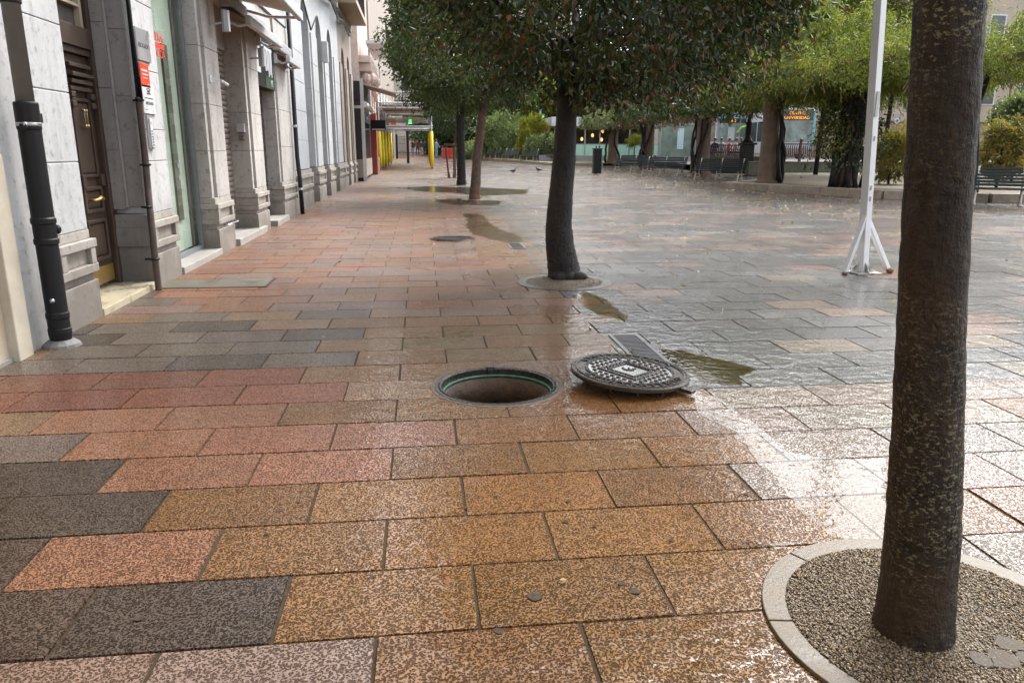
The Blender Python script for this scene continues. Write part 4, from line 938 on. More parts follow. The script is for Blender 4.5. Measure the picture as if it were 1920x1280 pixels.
# ------------------------------------------------------------------ trees of the row
def limbs(mb, top, n, rad, hgt, r0, seed):
    g = random.Random(seed)
    for k in range(n):
        a = 2*math.pi*k/n+g.uniform(-.4, .4); d_ = Vector((math.cos(a), math.sin(a), 0)); p = Vector(top); pts = [p.copy()]
        for i in range(4):
            p = p+d_*rad*.26*g.uniform(.7, 1.2)+Vector((g.uniform(-.1, .1), g.uniform(-.1, .1), hgt*.2*g.uniform(.4, 1.2))); pts.append(p.copy())
        mb.tube(pts, [r0*.55, r0*.42, r0*.3, r0*.2, r0*.1], 7)
def row_tree(path, m, c, r, label, seed, per=52, ncl=1150, Ln=.092, Wd=.044, root_flare=0, crown_mesh=None, segs=22, jit=.02):
    t = thing('street_tree', path[0][:3], label, 'tree', 'clipped trees in a row along the plaza')
    pp, rr = [], []
    for a, b in zip(path, path[1:]):
        n = 9
        for i in range(n):
            k = i/n; pp.append(Vector(a[:3]).lerp(Vector(b[:3]), k)); rr.append((a[3]+(b[3]-a[3])*k)*(1+random.uniform(-.02, .02)))
    pp.append(Vector(path[-1][:3])); rr.append(path[-1][3])
    mb = MB(); mb.tube(pp, rr, segs, jit=jit); limbs(mb, pp[-1], 6, r[0], r[2], rr[-1], seed)
    if root_flare:
        for k in range(3): mb.ell((path[0][0]+.10*k-.08, path[0][1]-.17, .03), (.11, .07, .065), 10)
    mb.build('trunk', m, t, smooth=True)
    if crown_mesh is None:
        C = clusters(ncl, c, r, 3.0, .70, seed=seed)
        o = link('crown', foliage(C, c, per, .13, Ln, Wd, .45, .55), M_leafA, t)
        o.location = -Vector(t.location)
    else:
        o = link('crown', crown_mesh, M_leafA2, t); o.location = Vector(c)-t.location
    return t
t0 = row_tree([(1.405, 1.765, -.02, 0.113), (1.395, 1.76, .12, 0.1008), (1.375, 1.75, .33, 0.0952), (1.341, 1.75, .65, 0.0872), (1.306, 1.75, .945, 0.0800), (1.278, 1.75, 1.22, 0.0776), (1.257, 1.75, 1.47, 0.0768), (1.235, 1.75, 1.71, 0.0752), (1.21, 1.75, 2.3, 0.0720), (1.2, 1.75, 2.9, 0.0680)],
    M_bark0, (1.3, 1.75, 3.75), (2.0, 1.9, 1.25), 'nearest thick trunk blotched with pale lichen in a gravel filled ring', 11, 40, 520, .11, .052, segs=64, jit=.012)
t1 = row_tree([(1.548, 8.06, -.02, .185), (1.545, 8.06, .06, .178), (1.52, 8.06, .2, .168), (1.49, 8.06, .36, .155), (1.474, 8.06, .587, .142), (1.493, 8.06, .928, .128), (1.521, 8.06, 1.263, .121), (1.537, 8.06, 1.806, .105), (1.55, 8.06, 2.4, .10)],
    M_bark1, (1.98, 8.06, 3.62), (1.98, 2.0, 1.66), 'dark bent trunk under a broad clipped crown just beyond the manhole cover', 12, 48, 1050, root_flare=1, segs=28)
cm = foliage(clusters(620, (0, 0, 0), (2.15, 2.2, 1.9), 2.8, .72, seed=5), (0, 0, 0), 48, .16, .125, .06, .4, .55); cm.name = 'far_crown'
t2 = row_tree([(1.484, 21.3, -.02, .175), (1.49, 21.3, .12, .155), (1.518, 21.3, .5, .138), (1.553, 21.3, 1.08, .122), (1.62, 21.3, 1.6, .118), (1.70, 21.3, 2.2, .112), (1.79, 21.3, 2.9, .10)], M_bark2, (1.45, 21.3, 4.45), (2.15, 2.2, 1.9), 'brown peeling trunk leaning right, between the bent trunk and the straight black one', 13, crown_mesh=cm, jit=.06)
t3 = row_tree([(1.57, 30, -.02, .20), (1.58, 30, .3, .17), (1.59, 30, .96, .155), (1.565, 30, 1.96, .155), (1.575, 30, 3.1, .15)], M_bark1, (1.5, 30, 4.75), (2.15, 2.2, 1.9), 'straight black trunk of the farthest clipped tree in the row', 14, crown_mesh=cm)
[o for o in t3.children if o.name.startswith('crown')][0].rotation_euler = (0, 0, 2.1)
[o for o in t2.children if o.name.startswith('crown')][0].rotation_euler = (0, 0, 0)

# young tree tied to stakes
Ys = 37.0
t = thing('young_tree', (1.55, Ys, gz(Ys)), 'thin young tree tied to brown wooden stakes left of the black trunk', 'tree')
MB().tube([(1.62, Ys, gz(Ys)), (1.62, Ys, 1.5), (1.64, Ys, 3.2)], [.07, .065, .05], 8).build('trunk', M_bark2, t, smooth=True)
o = link('crown', foliage(clusters(160, (0, 0, 0), (1.3, 1.3, 1.1), 2, .4, seed=8), (0, 0, 0), 40, .14, .12, .06), M_leafD, t); o.location = (0, 0, 3.1)
t = thing('tree_stakes', (1.5, Ys-.3, gz(Ys)), 'frame of brown wooden stakes round the thin young tree', 'stakes')
for x0, x1 in ((1.33, 1.18), (1.58, 1.58), (1.76, 1.74)): MB().tube([(x0, Ys-.35, gz(Ys)-.02), (x1, Ys-.35, 1.62)], .045, 7).build('stake', M_wood, t)
MB().tube([(1.10, Ys-.42, 1.58), (1.85, Ys-.42, 1.55)], .05, 7).build('rail', M_wood, t)
mb = MB(); mb.lathe([(.07, .0), (.055, .16), (.05, .2)], (1.33, Ys-.35, gz(Ys)), 10); mb.lathe([(.07, .0), (.055, .16), (.05, .2)], (1.58, Ys-.35, gz(Ys)), 10); mb.build('foot', M_wood, t)

# ------------------------------------------------------------------ white braced post
t = thing('braced_post', (5.02, 8.0, 0), 'tall square white post with two rusty footed braces on the right', 'post')
def sqtube(mb, a, b, wd, rot):
    a, b = Vector(a), Vector(b); d_ = b-a; M = Matrix.Translation((a+b)/2) @ d_.to_track_quat('Z', 'Y').to_matrix().to_4x4() @ Matrix.Rotation(rot, 4, 'Z')
    mb.box(-wd/2, wd/2, -wd/2, wd/2, -d_.length/2, d_.length/2, M)
mb = MB(); sqtube(mb, (5.02, 8.0, .02), (4.855, 8.0, 2.95), .092, R(22)); sqtube(mb, (4.8548, 8.0, 2.9501), (4.79, 8.0, 4.6), .092, R(22)); mb.build('shaft', M_wpost, t, .004)
mb = MB(); sqtube(mb, (4.785, 7.96, .02), (4.965, 7.97, .66), .05, R(20)); mb.build('brace', M_wpost, t, .003)
mb = MB(); sqtube(mb, (5.355, 8.02, .03), (5.03, 8.03, .62), .05, R(20)); mb.build('brace', M_wpost, t, .003)
mb = MB(); mb.box(4.90, 5.20, 7.88, 8.12, .004, .02)
for a in (-1, 1): mb.prism([(0, 0), (.11, 0), (0, .12)], lambda p, q: (5.02+a*(.05+p[0]), 7.99+q*.012, .022+p[1]))
mb.prism([(0, 0), (.09, 0), (0, .11)], lambda p, q: (5.02+q*.012, 7.95-p[0], .022+p[1])); mb.build('base_plate', mat('chipped_white', (.06, .06, .06), .5, .3, 20, c2=(.62, .60, .55)), t)
mb = MB(); mb.ell((5.365, 8.0, .03), (.045, .04, .035), 8); mb.build('rusty_foot', M_rust, t)
MB().ell((4.78, 7.95, .016), (.04, .035, .02), 8).build('rusty_foot', M_rust, t)
mb = MB()
for z in (.85, .97, 1.5): mb.cbox((5.02-.165*z/2.93+.01, 7.945, z), (.018, .006, .05), R(22))
mb.build('paint_chip', M_panel, t)
mb = MB(); mb.cbox((4.93, 7.943, 1.86), (.05, .006, .26), R(22)); mb.build('worn_sticker', mat('faded_sticker', (.42, .46, .45), .6, .1), t)

# ------------------------------------------------------------------ benches
def bench(root, slat, leg, Lh=1.2):
    """3 m bench along local x, facing local -y"""
    mb = MB()
    for k in range(6): mb.cbox((0, -.30+k*.085, .44-.012*abs(k-2)), (Lh*2, .072, .03), rx=R(-4+k*1.5))
    mb.build('seat', slat, root, .008, local=True)
    mb = MB()
    for k in range(6): mb.cbox((0, .20+k*.048, .51+k*.082), (Lh*2, .03, .070), rx=R(-24))
    mb.build('backrest', slat, root, .008, local=True)
    for x in (-Lh+.18, 0, Lh-.18):
        mb = MB(); P = lambda *q: [(x, y, z) for y, z in q]
        mb.tube(P((-.36, .02), (-.32, .16), (-.24, .30), (-.31, .40), (.18, .41), (.26, .52), (.46, .98)), .026, 7)
        mb.tube(P((.34, .02), (.30, .15), (.20, .30), (.18, .41)), .026, 7)
        mb.tube(P(*[(-.02+.22*math.cos(a), .12+.17*math.sin(a)) for a in [math.pi*k/10 for k in range(11)]]), .022, 6)
        mb.tube(P((-.36, .10), (.34, .10)), .018, 6)
        for y in (-.37, .35): mb.ell((x, y, .025), (.045, .06, .03), 7)
        mb.build('leg', leg, root, smooth=True, local=True)
def place_bench(src, loc, rz, label, group):
    o = src if src.get('free') else copy_tree(src)
    if 'free' in src: del src['free']
    if 'free' in o: del o['free']
    o.location = loc; o.rotation_euler = (0, 0, rz); o['label'] = label; o['group'] = group; return o
b0 = thing('park_bench', (0, 0, 0), 'x', 'bench'); bench(b0, M_bench, M_castcream); b0['free'] = 1
G1 = 'dark slatted benches by the pergola'
for loc, rz, lab in [((13.75, 34.2, gz(34)), R(-42), 'dark slatted bench with cream legs between the third and fourth pergola columns'),
                     ((12.55, 38.8, gz(38)), R(-45), 'dark slatted bench in the middle of the three left pergola benches'),
                     ((12.25, 43.4, gz(43)), R(-42), 'dark slatted bench beside the black litter bin'),
                     ((15.45, 18.0, 0), R(-38), 'near dark green bench cut off by the right edge beyond the trunk')]:
    place_bench(b0, loc, rz, lab, G1)
b1 = thing('park_bench', (0, 0, 0), 'x', 'bench'); bench(b1, M_bench2, M_castcream, .85); b1['free'] = 1
G2 = 'grey green benches on the far kerb'
for (x, y, Y), rz, lab in [((922, 300, 70.0), R(-46), 'grey green bench in front of the weeping juniper, leftmost on the far kerb'),
                        ((956, 301, 66.0), R(-46), 'grey green bench second from left on the far kerb'),
                        ((991, 303, 62), R(-46), 'grey green bench in front of the golden shrub on the far kerb'),
                        ((1034, 302, 62), R(-46), 'grey green bench half hidden behind the bent trunk')]:
    p = atY(x, 290, Y); place_bench(b1, (p.x, Y, gz(Y)+.14), rz, lab, G2)
t = thing('litter_bin', (9.55, 41.0, gz(41)), 'black upright litter bin left of the dark benches', 'bin')
z = gz(41); mb = MB(); mb.box(9.33, 9.77, 40.8, 41.2, z+.02, z+1.28); mb.build('body', M_black, t, .03)
mb = MB(); mb.box(9.31, 9.79, 40.78, 41.22, z+1.281, z+1.36); mb.build('lid', M_black, t, .02)
mb = MB(); mb.ell((9.47, 40.95, z+1.42), (.05, .05, .06), 8); mb.ell((9.64, 40.95, z+1.42), (.05, .05, .06), 8); mb.build('ash_cup', M_black, t)

# ------------------------------------------------------------------ pergola with climbing plants
PC = [(14.35, 56.5, .36), (14.35, 47.5, .36), (14.2, 37.6, .36), (13.1, 27.8, .33), (14.3, 24.3, .25), (15.35, 20.4, .30)]
t = thing('pergola', (14.2, 36, .2), 'long stone pergola with thick round columns on the right of the plaza', 'pergola')
for x, y, r in PC:
    z = .17+gz(y); MB().lathe([(r*1.3, z-.2), (r*1.3, z+.08), (r*1.05, z+.1), (r, z+.3), (r*.94, z+3.3), (r*1.15, z+3.35), (r*1.15, z+3.5)], (x, y, 0), 20).build('column', M_col, t, smooth=False)
mb = MB()
for (x0, y0, _), (x1, y1, _) in zip(PC, PC[1:]):
    d_ = Vector((x1-x0, y1-y0, 0)); n = Vector((-d_.y, d_.x, 0)).normalized()
    for s_ in (-.2, .2): mb.cbox(Vector(((x0+x1)/2, (y0+y1)/2, 3.78+gz((y0+y1)/2)))+n*s_, (d_.length, .12, .2), math.atan2(d_.y, d_.x))
    m_ = max(2, int(d_.length/1.2))
    for i in range(m_): mb.cbox(Vector((x0, y0, 3.95+gz(y0)))+d_*(i/m_)+n*-.6, (.1, 3.4, .14), math.atan2(d_.y, d_.x))
mb.cbox((16.3, 17.5, 3.78), (6, .12, .2), R(-70)); mb.build('beams', M_wood, t)
def vine(i, x, y, r, label, ext, leaf=M_leafB, n=420, stems=5, hmax=1.0, per=40, Ln=.17, Wd=.036, zb=3.55, bloom=False):
    z = .17+gz(y); v = thing('climbing_vine', (x, y, z), label, 'vine', 'vines covering the pergola'); g = random.Random(40+i)
    mb = MB()
    for k in range(stems):
        a = g.uniform(0, 6.28); tw = g.uniform(-1.2, 1.2); rr = r+.05; pts = []
        for j in range(12):
            q = j/11; b = a+tw*q*2+.25*math.sin(q*9+k); pts.append((x+(rr+.10*(1-q)+.07*g.random()+.12*math.sin(q*5+k))*math.cos(b), y+(rr+.1*(1-q)+.07*g.random())*math.sin(b), z+3.6*q))
        mb.tube(pts, [.05+.03*g.random()]*12, 6)
    mb.build('stems', M_bark1, v, smooth=True)
    C = []
    gg = np.random.default_rng(70+i)
    (dx, dy), Lh, Wf, Wb = ext[:4]; nx, ny = -dy, dx             # run along (dx,dy); overhang Wf to the plaza side, Wb behind
    for _ in range(n):
        a = gg.uniform(-Lh, Lh); b = gg.uniform(-Wf, Wb); q = math.sin(math.pi*min(1, max(0, (b+Wf)/(Wf+Wb)))); top = .5+hmax*q**.6*(.75+.4*math.sin(a*1.3+i)+.25*math.sin(a*3.1+2*i))
        edge = (b < -Wf+.7)
        zc = zb-z+gg.uniform(-.35 if edge else -.1, 1)*1*(1 if edge else 1)*top*.9
        C.append((a*dx+b*nx, a*dy+b*ny, max(zc, zb-z-.55)))
    C = np.array(C); o = link('foliage', foliage(C, (0, 0, 3), per, .15, Ln, Wd, .75, .3), leaf, v)
    if bloom:
        P = C[gg.integers(0, len(C), 26)]; P[:, 2] = zb-z-.2-gg.random(26)*.35; nb = 30
        link('blossom', foliage(P, (0, 0, 6), nb, .11, .10, .06, .9, .1), M_leafP, v)
    # dangling strands and bean pods
    mb = MB()
    for k in range(14):
        a, b = gg.uniform(-Lh, Lh), gg.uniform(-Wf-.2, -Wf+.8); p = Vector((x+a*dx+b*nx, y+a*dy+b*ny, zb+.1)); h = gg.uniform(.3, .9)
        mb.tube([p, p+Vector((gg.uniform(-.1, .1), 0, -h*.5)), p+Vector((gg.uniform(-.25, .25), 0, -h))], [.012, .010, .018], 4)
    st(mb.build('strands', mat('dry_pods', (.16, .11, .055), .8, .4, 9), v), 'stuff')
    return v
def nrm(a, b): d_ = Vector((b[0]-a[0], b[1]-a[1])); d_.normalize(); return d_.x, d_.y
D0 = (0, -1)
vine(0, *PC[0], 'silvery vine on the farthest pergola column, behind the litter bin', (D0, 4.5, 1.6, 2.5), M_leafC, 420, 4, .8, 34, .22, .08, 3.3)
vine(1, *PC[1], 'dark vine round the second pergola column behind the middle bench', (D0, 4.5, 1.5, 3), M_leafD, 420, 7, 1.3, 36, .2, .07, 3.35, True)
vine(2, *PC[2], 'dark vine with mauve flowers over the third pergola column', (D0, 5, 1.5, 3), M_leafD, 520, 6, 1.5, 40, .2, .06, 3.35, True)
vine(3, *PC[3], 'yellow green vine over the bare round column behind the white post', (nrm(PC[2], PC[3]), 4.2, 1.6, 3), M_leafB, 900, 5, 2.6, 44, .19, .04, 3.5)
vine(4, *PC[4], 'gnarled thick vine smothering the column just left of the white post', ((.62, -.78), 3.4, 1.7, 3), M_leafB, 900, 16, 2.6, 46, .17, .036, 3.5)
vine(5, *PC[5], 'bright green vine hanging over the pergola column right of the near trunk', ((.75, -.66), 5.0, 1.5, 3.2), M_leafB, 1000, 3, 1.15, 46, .15, .034, 3.55)
# ivy clumps round the gnarled column
v4 = [o for o in bpy.data.objects if o.get('label', '').startswith('gnarled')][0]
C = np.array([(random.gauss(0, .42), random.gauss(0, .42), random.uniform(.7, 3.3)) for _ in range(110)]); link('ivy', foliage(C, (0, 0, 2), 30, .14, .11, .07, .3, .6), M_leafD, v4)
C = np.array([(random.gauss(0, .1)-.9+.35*random.random(), random.gauss(0, .3), random.uniform(1.2, 2.9)) for _ in range(26)]); link('ivy', foliage(C, (0, 0, 2), 40, .16, .11, .06, .3, .5), M_leafB, v4)

# ------------------------------------------------------------------ shrubs and far trees
def bush(name, label, c, r, n, per, Ln, Wd, m, down=.2, out=.8, p=2.2, inner=.55, seed=1, cat='shrub', group=None, spread=.12, trunk=None):
    t = thing(name, (c[0], c[1], gz(c[1]) if trunk is None else gz(c[1])), label, cat, group)
    o = link('foliage' if cat == 'shrub' else 'crown', foliage(clusters(n, (0, 0, 0), r, p, inner, seed=seed), (0, 0, -r[2]*.3), per, spread, Ln, Wd, down, out), m, t); o.location = Vector(c)-t.location
    if trunk: MB().tube([(c[0], c[1], gz(c[1])-.05), (c[0]+.1, c[1], (c[2]+gz(c[1]))*.5), (c[0], c[1], c[2])], [trunk, trunk*.8, trunk*.6], 8).build('trunk', M_bark1, t, smooth=True)
    else: MB().tube([(c[0], c[1], gz(c[1])-.05), (c[0], c[1], c[2])], [.06, .03], 6).build('stem', M_bark1, t, smooth=True)
    return t
def px(x, y, Y): return tuple(atY(x, y, Y))
bush('weeping_juniper', 'feathery weeping juniper behind the far benches', px(940, 260, 72), (2.3, 1.8, 2.2), 210, 60, .42, .07, M_leafJ, .75, .9, seed=3, spread=.2)
bush('golden_cypress', 'rounded golden cypress standing right of the weeping juniper', px(1000, 262, 66), (1.35, 1.3, 2.0), 160, 60, .30, .06, M_leafG, -.1, 1.1, seed=4, spread=.14)
bush('silver_shrub', 'grey leaved shrub in front of the golden cypress', px(1008, 276, 63), (1.0, .9, .9), 80, 40, .22, .1, M_leafC, .1, .8, seed=5)
bush('silver_shrub', 'grey green shrub just left of the bent trunk', px(1033, 278, 63), (.9, .9, 1.2), 80, 40, .22, .1, M_leafC, .1, .8, seed=6)
bush('low_juniper', 'low spreading juniper under the weeping one', px(908, 283, 74), (2.4, 1.2, .9), 120, 46, .34, .07, M_leafJ, .3, .9, seed=7, spread=.18)
bush('low_juniper', 'low dark green shrub beside the brown peeling trunk', px(885, 292, 77), (1.2, 1.0, .5), 60, 40, .3, .08, M_leafD, .2, .9, seed=8)
bush('autumn_shrub', 'orange tinted shrub beside the column at the right edge', px(1880, 275, 24), (.62, .6, .95), 90, 44, .17, .06, M_leafO, .5, .7, seed=9)
bush('autumn_shrub', 'yellowish shrub right of the white post near the ground', px(1672, 290, 26.5), (.55, .5, .95), 80, 44, .16, .05, M_leafO, .3, .7, seed=10)
bush('round_tree', 'small round topped tree at the right edge above the bench', px(1908, 218, 30), (.95, .9, .85), 110, 40, .16, .11, M_leafC, .2, .8, seed=11, cat='tree', trunk=.08)
bush('clipped_shrub', 'dark green shrub below the round topped tree', px(1905, 285, 28), (.8, .7, .8), 70, 40, .16, .1, M_leafD, .2, .8, seed=12)
FT = 'trees closing the view beyond the benches'
for i, (x, y, Y, r, m, lab) in enumerate([
    (880, 215, 96, (5.5, 4, 5.0), M_leafD, 'large dark tree over the far benches, left of the juniper'),
    (965, 205, 92, (5.5, 4, 4.8), M_leafD, 'dense dark tree right behind the weeping juniper'),
    (1045, 212, 88, (4.5, 4, 4.6), M_leafB, 'yellow green tree right behind the golden cypress'),
    (832, 225, 104, (4.2, 4, 5.0), M_leafC, 'grey green tree over the teal roofed kiosk'),
    (1130, 175, 92, (5, 4, 4.5), M_leafD, 'dark tree high behind the glass pavilion'),
    (790, 238, 150, (7, 4, 5.2), M_leafO, 'brownish autumn tree far down the street over the walkers')]):
    bush('background_tree', lab, px(x, y, Y), r, 330, 44, .55, .3, m, .2, .7, 2.2, .55, 20+i, 'tree', FT, .4, .22)
for i, (x, y, Y, r, lab) in enumerate([(1560, 20, 36, (4.2, 2.6, 4.6), 'light green tree rising behind the pergola left of the white post'), (1690, 10, 36, (3.8, 2.6, 4.6), 'light green tree rising behind the pergola right of the white post'), (1470, 0, 44, (4.4, 2.6, 5.2), 'light green tree behind the pergola at the clipped crown edge')]):
    bush('background_tree', lab, px(x, y, Y), r, 520, 60, .28, .055, M_leafB, .5, .6, 2.2, .55, 40+i, 'tree', 'light trees behind the pergola', .3, .12)
for i, (x, y, Y, r, lab) in enumerate([(1210, 60, 78, (6.5, 4, 7.5), 'tall dark tree added behind the pavilion, hidden by the clipped crowns'), (1350, 40, 70, (6, 4, 7.5), 'tall dark tree added unseen over the terrace beside the buses')]):  # unseen trees added so the puddles reflect dark foliage
    bush('background_tree', lab, px(x, y, Y), r, 420, 44, .6, .3, M_leafD, .2, .7, 2.2, .55, 60+i, 'tree', FT, .45, .25)

# ------------------------------------------------------------------ glass pavilion, screens, wall and railing on the right
def cols(x0, x1, Y): return atY(x0, 280, Y).x, atY(x1, 280, Y).x
PY = 66.; z = gz(PY); X0, X1 = cols(1040, 1262, PY)
t = thing('glass_pavilion', ((X0+X1)/2, PY+3, z), 'glazed cafe pavilion with mint green base panels behind the litter bin', 'pavilion')
zb, zm, zt = atY(1150, 303, PY).z, atY(1150, 271, PY).z, atY(1150, 238, PY).z
n = 8
for k in range(n):
    a, b = X0+(X1-X0)*k/n, X0+(X1-X0)*(k+1)/n
    MB().box(a+.06, b-.06, PY, PY+.06, zb, zm-.02).build('base_panel', M_mint, t, .005)
    MB().box(a+.06, b-.06, PY+.01, PY+.03, zm, zt).build('pane', M_glass, t)
mb = MB()
for k in range(n+1): a = X0+(X1-X0)*k/n; mb.box(a-.05, a+.05, PY-.03, PY+.09, zb, zt+.001)
mb.box(X0, X1, PY-.02, PY+.08, zm-.02, zm+.04); mb.build('frame', M_galv, t)
MB().box(X0-.4, X1+.4, PY-.5, PY+6, zt, zt+.75).build('roof', M_wp, t, .03)
mb = MB(); mb.box(X0, X1, PY+5.8, PY+6, z, zt); mb.box(X0, X1, PY+.2, PY+5.8, z, z+.1); mb.build('back_wall', mat('cafe_inside', (.25, .17, .12), .6, .5, 1.5), t)
mb = MB()
for k in range(9): mb.cbox((X0+1+k*1.1, PY+2+(k % 3), z+.9), (.6, .6, .75), .3*k)
mb.build('tables', mat('cafe_wood', (.40, .22, .12), .5, .3), t)
mb = MB()
for x, y in ((1111, 254), (1091, 261), (1128, 262), (1130, 246)): mb.ell(atY(x, y, PY+1.5), (.13, .13, .17), 8)
mb.build('hanging_lamps', M_lampw, t, smooth=True)
t = thing('planter_wall', (X0+4, PY-3.5, z), 'low grey granite wall in front of the glazed pavilion', 'wall')
mb = MB(); q = atY(1150, 303, 62).z
for k in range(7): mb.box(X0-2.0+k*1.55, X0-2.0+k*1.55+1.53, 62, 62.4, gz(62)-.05, gz(62)+.62)
mb.build('blocks', mat('granite', (.34, .33, .34), .55, .25, 9), t, .01)
bush('terrace_plant', 'pale green plant in front of the pavilion window', px(1190, 265, 64), (.55, .4, .5), 40, 34, .2, .05, M_leafG, .1, .8, seed=31)
# dark green glass screen with a white poster
SYc = 58.; X0, X1, Za, Zb = span(1240, 294, 1308, 234, SYc)
t = thing('glass_screen', ((X0+X1)/2, SYc, gz(SYc)), 'greenish glass terrace screen with a white poster between vine columns', 'screen')
MB().box(X0, X1, SYc+.3, SYc+.34, Za, Zb).build('pane', mat('green_screen', (.20, .26, .22), .15, .35, 1.2, spec=.7), t)
mb = MB(); mb.box(X0-.06, X0-.001, SYc+.25, SYc+.4, gz(SYc), Zb+.1); mb.box(X1+.001, X1+.06, SYc+.25, SYc+.4, gz(SYc), Zb+.1); mb.box(X0, X1, SYc+.25, SYc+.4, Zb+.001, Zb+.1); mb.box(X0, X1, SYc+.25, SYc+.4, gz(SYc), Za-.001); mb.build('frame', M_galv, t)
a, b, c_, e = span(1271, 280, 1285, 241, SYc); MB().box(a, b, SYc+.26, SYc+.295, c_, e).build('poster', mat('white_poster', (.62, .78, .80), .4, .05), t)
# mossy low wall and brown railing behind the bed
WY = 38.6; z0 = .17
t = thing('garden_wall', (22, WY, z0), 'low mossy garden wall behind the planting bed', 'wall')
za, zb = .1, atY(1500, 303, WY).z; xa = atY(1405, 300, WY).x
mb = MB()
for k in range(16): mb.box(xa+k*1.6, xa+k*1.6+1.59, WY, WY+.45, za, zb-.07)
mb.box(xa-.05, xa+26, WY-.05, WY+.5, zb-.069, zb); mb.build('blocks', M_moss, t, .01)
def railing(x0, x1, Y, ytop, ybot, label, m):
    X0, X1 = cols(x0, x1, Y); zt, zb = atY(1450, ytop, Y).z, atY(1450, ybot, Y).z
    t = thing('railing', ((X0+X1)/2, Y, zb), label, 'railing'); mb = MB(); k = int((X1-X0)/.13)
    for i in range(k):
        x = X0+.05+i*.13; mb.tube([(x, Y, zb), (x+.03, Y, zb+(zt-zb)*.3), (x-.03, Y, zb+(zt-zb)*.65), (x, Y, zt)], [.03, .04, .035, .02], 4)
    mb.build('balusters', m, t)
    mb = MB(); mb.box(X0, X1, Y-.04, Y+.04, zt-.03, zt+.03); mb.box(X0, X1, Y-.04, Y+.04, zb, zb+.05); mb.build('rails', m, t)
    mb = MB()
    for i in range(int((X1-X0)/2.2)+1): x = X0+i*2.2; mb.box(x-.06, x+.06, Y-.06, Y+.06, zb-.3, zt+.1); mb.ell((x, Y, zt+.2), (.09, .09, .12), 8)
    mb.build('posts', m, t)
railing(1432, 1545, 42, 270, 294, 'dark red brown railing on the mossy wall right of the round column', M_railbrown)
railing(1322, 1400, 43, 273, 293, 'dark railing with white rail in front of the seated terrace guests', M_railbrown)
railing(1610, 1700, 43, 275, 297, 'dark railing seen between the white post and the near trunk', M_black)
t = thing('terrace_wall', (18.2, 42.4, .3), 'pale low kerb wall under the terrace railing', 'wall'); X0, X1 = cols(1300, 1432, 42.6); MB().box(X0, X1, 42.55, 42.95, .1, atY(1360, 293, 42.6).z-.002).build('wall', M_ring, t, .01)
# lamp post base
LX, LY = atY(1401, 280, 39.4).x, 39.4
t = thing('lamp_post', (LX, LY, .2), 'ornate black cast iron lamp post on a square pedestal by the terrace', 'lamp post'); z = .15
zp = atY(1401, 268, LY).z
mb = MB(); mb.box(LX-.34, LX+.34, LY-.34, LY+.34, z, z+.25); mb.box(LX-.28, LX+.28, LY-.28, LY+.28, z+.2501, zp-.1); mb.box(LX-.38, LX+.38, LY-.38, LY+.38, zp-.0999, zp); mb.build('pedestal', M_black, t, .02)
MB().lathe([(.30, zp), (.20, zp+.18), (.13, zp+.35), (.17, zp+.45), (.15, zp+.9), (.19, zp+1.0), (.11, zp+1.1), (.09, zp+3.5)], (LX, LY, 0), 14).build('shaft', M_black, t, smooth=True)
mb = MB(); mb.lathe([(.05, zp+3.5), (.22, zp+3.6), (.26, zp+4.0), (.08, zp+4.25)], (LX, LY, 0), 10); mb.build('lantern', M_wp, t)

# buses
def bus(loc, rz, label, led):
    t = thing('bus', (0, 0, 0), label, 'bus', 'city buses beyond the terrace')
    body = MB(); body.prism([(-1.27, .35), (1.27, .35), (1.27, 2.9), (1.12, 3.35), (-1.12, 3.35), (-1.27, 2.9)], lambda p, q: (p[0], q*11.0, p[1])); body.build('body', M_wp, t, .05)
    MB().box(-1.10, 1.10, -.03, .0, 1.15, 2.55).build('windscreen', mat('bus_glass', (.28, .34, .33), .08, .5, 1.4, spec=.8), t, .02)
    MB().box(-1.10, 1.10, -.032, .0, 2.5601, 3.2).build('display_panel', M_darkglass, t, .02)
    MB().box(1.10, 1.275, -.04, .25, .4, 3.2).build('corner_trim', M_teal, t, .02)
    mb = MB(); mb.box(-1.24, 1.24, -.05, -.001, .4, .75); mb.build('bumper', M_panel, t, .02)
    for x in (-.95, .95): MB().lathe([(.001, 0), (.14, 0), (.14, .03), (.001, .04)], (0, 0, 0), 14).build('headlight', M_wp, t, local=True).matrix_local = Matrix.Translation((x, -.02, .9)) @ Matrix.Rotation(R(90), 4, 'X')
    for i, s_ in enumerate((-1, 1)):
        for k in range(5): MB().box(s_*1.272-.01, s_*1.272+.01, .7+k*2.0, 2.5+k*2.0, 1.2, 2.6).build('side_window', M_darkglass, t)
        for y in (2.3, 8.2):
            wv = MB(); wv.tube([(s_*1.0, y, .48), (s_*1.29, y, .48)], .48, 18); wv.build('wheel', M_black, t)
    if led[0]: text('led_text', led[0], .27, (-.02, -.05, 3.02), (R(90), 0, 0), M_led, t, ext=.005)
    text('led_text', led[1], .27, (-.02, -.05, 2.72), (R(90), 0, 0), M_led, t, ext=.005)
    t.location = loc; t.rotation_euler = (0, 0, rz); return t
p = atY(1489, 280, 50); bus((p.x, 50, .78), R(-8), 'city bus with a two line orange display right of the round column', ('CENTRO', 'UNIVERSIDAD'))
p = atY(1372, 280, 58); bus((p.x, 58, .85), R(-14), 'city bus partly hidden by the lamp post and terrace guests', ('', 'A-2'))
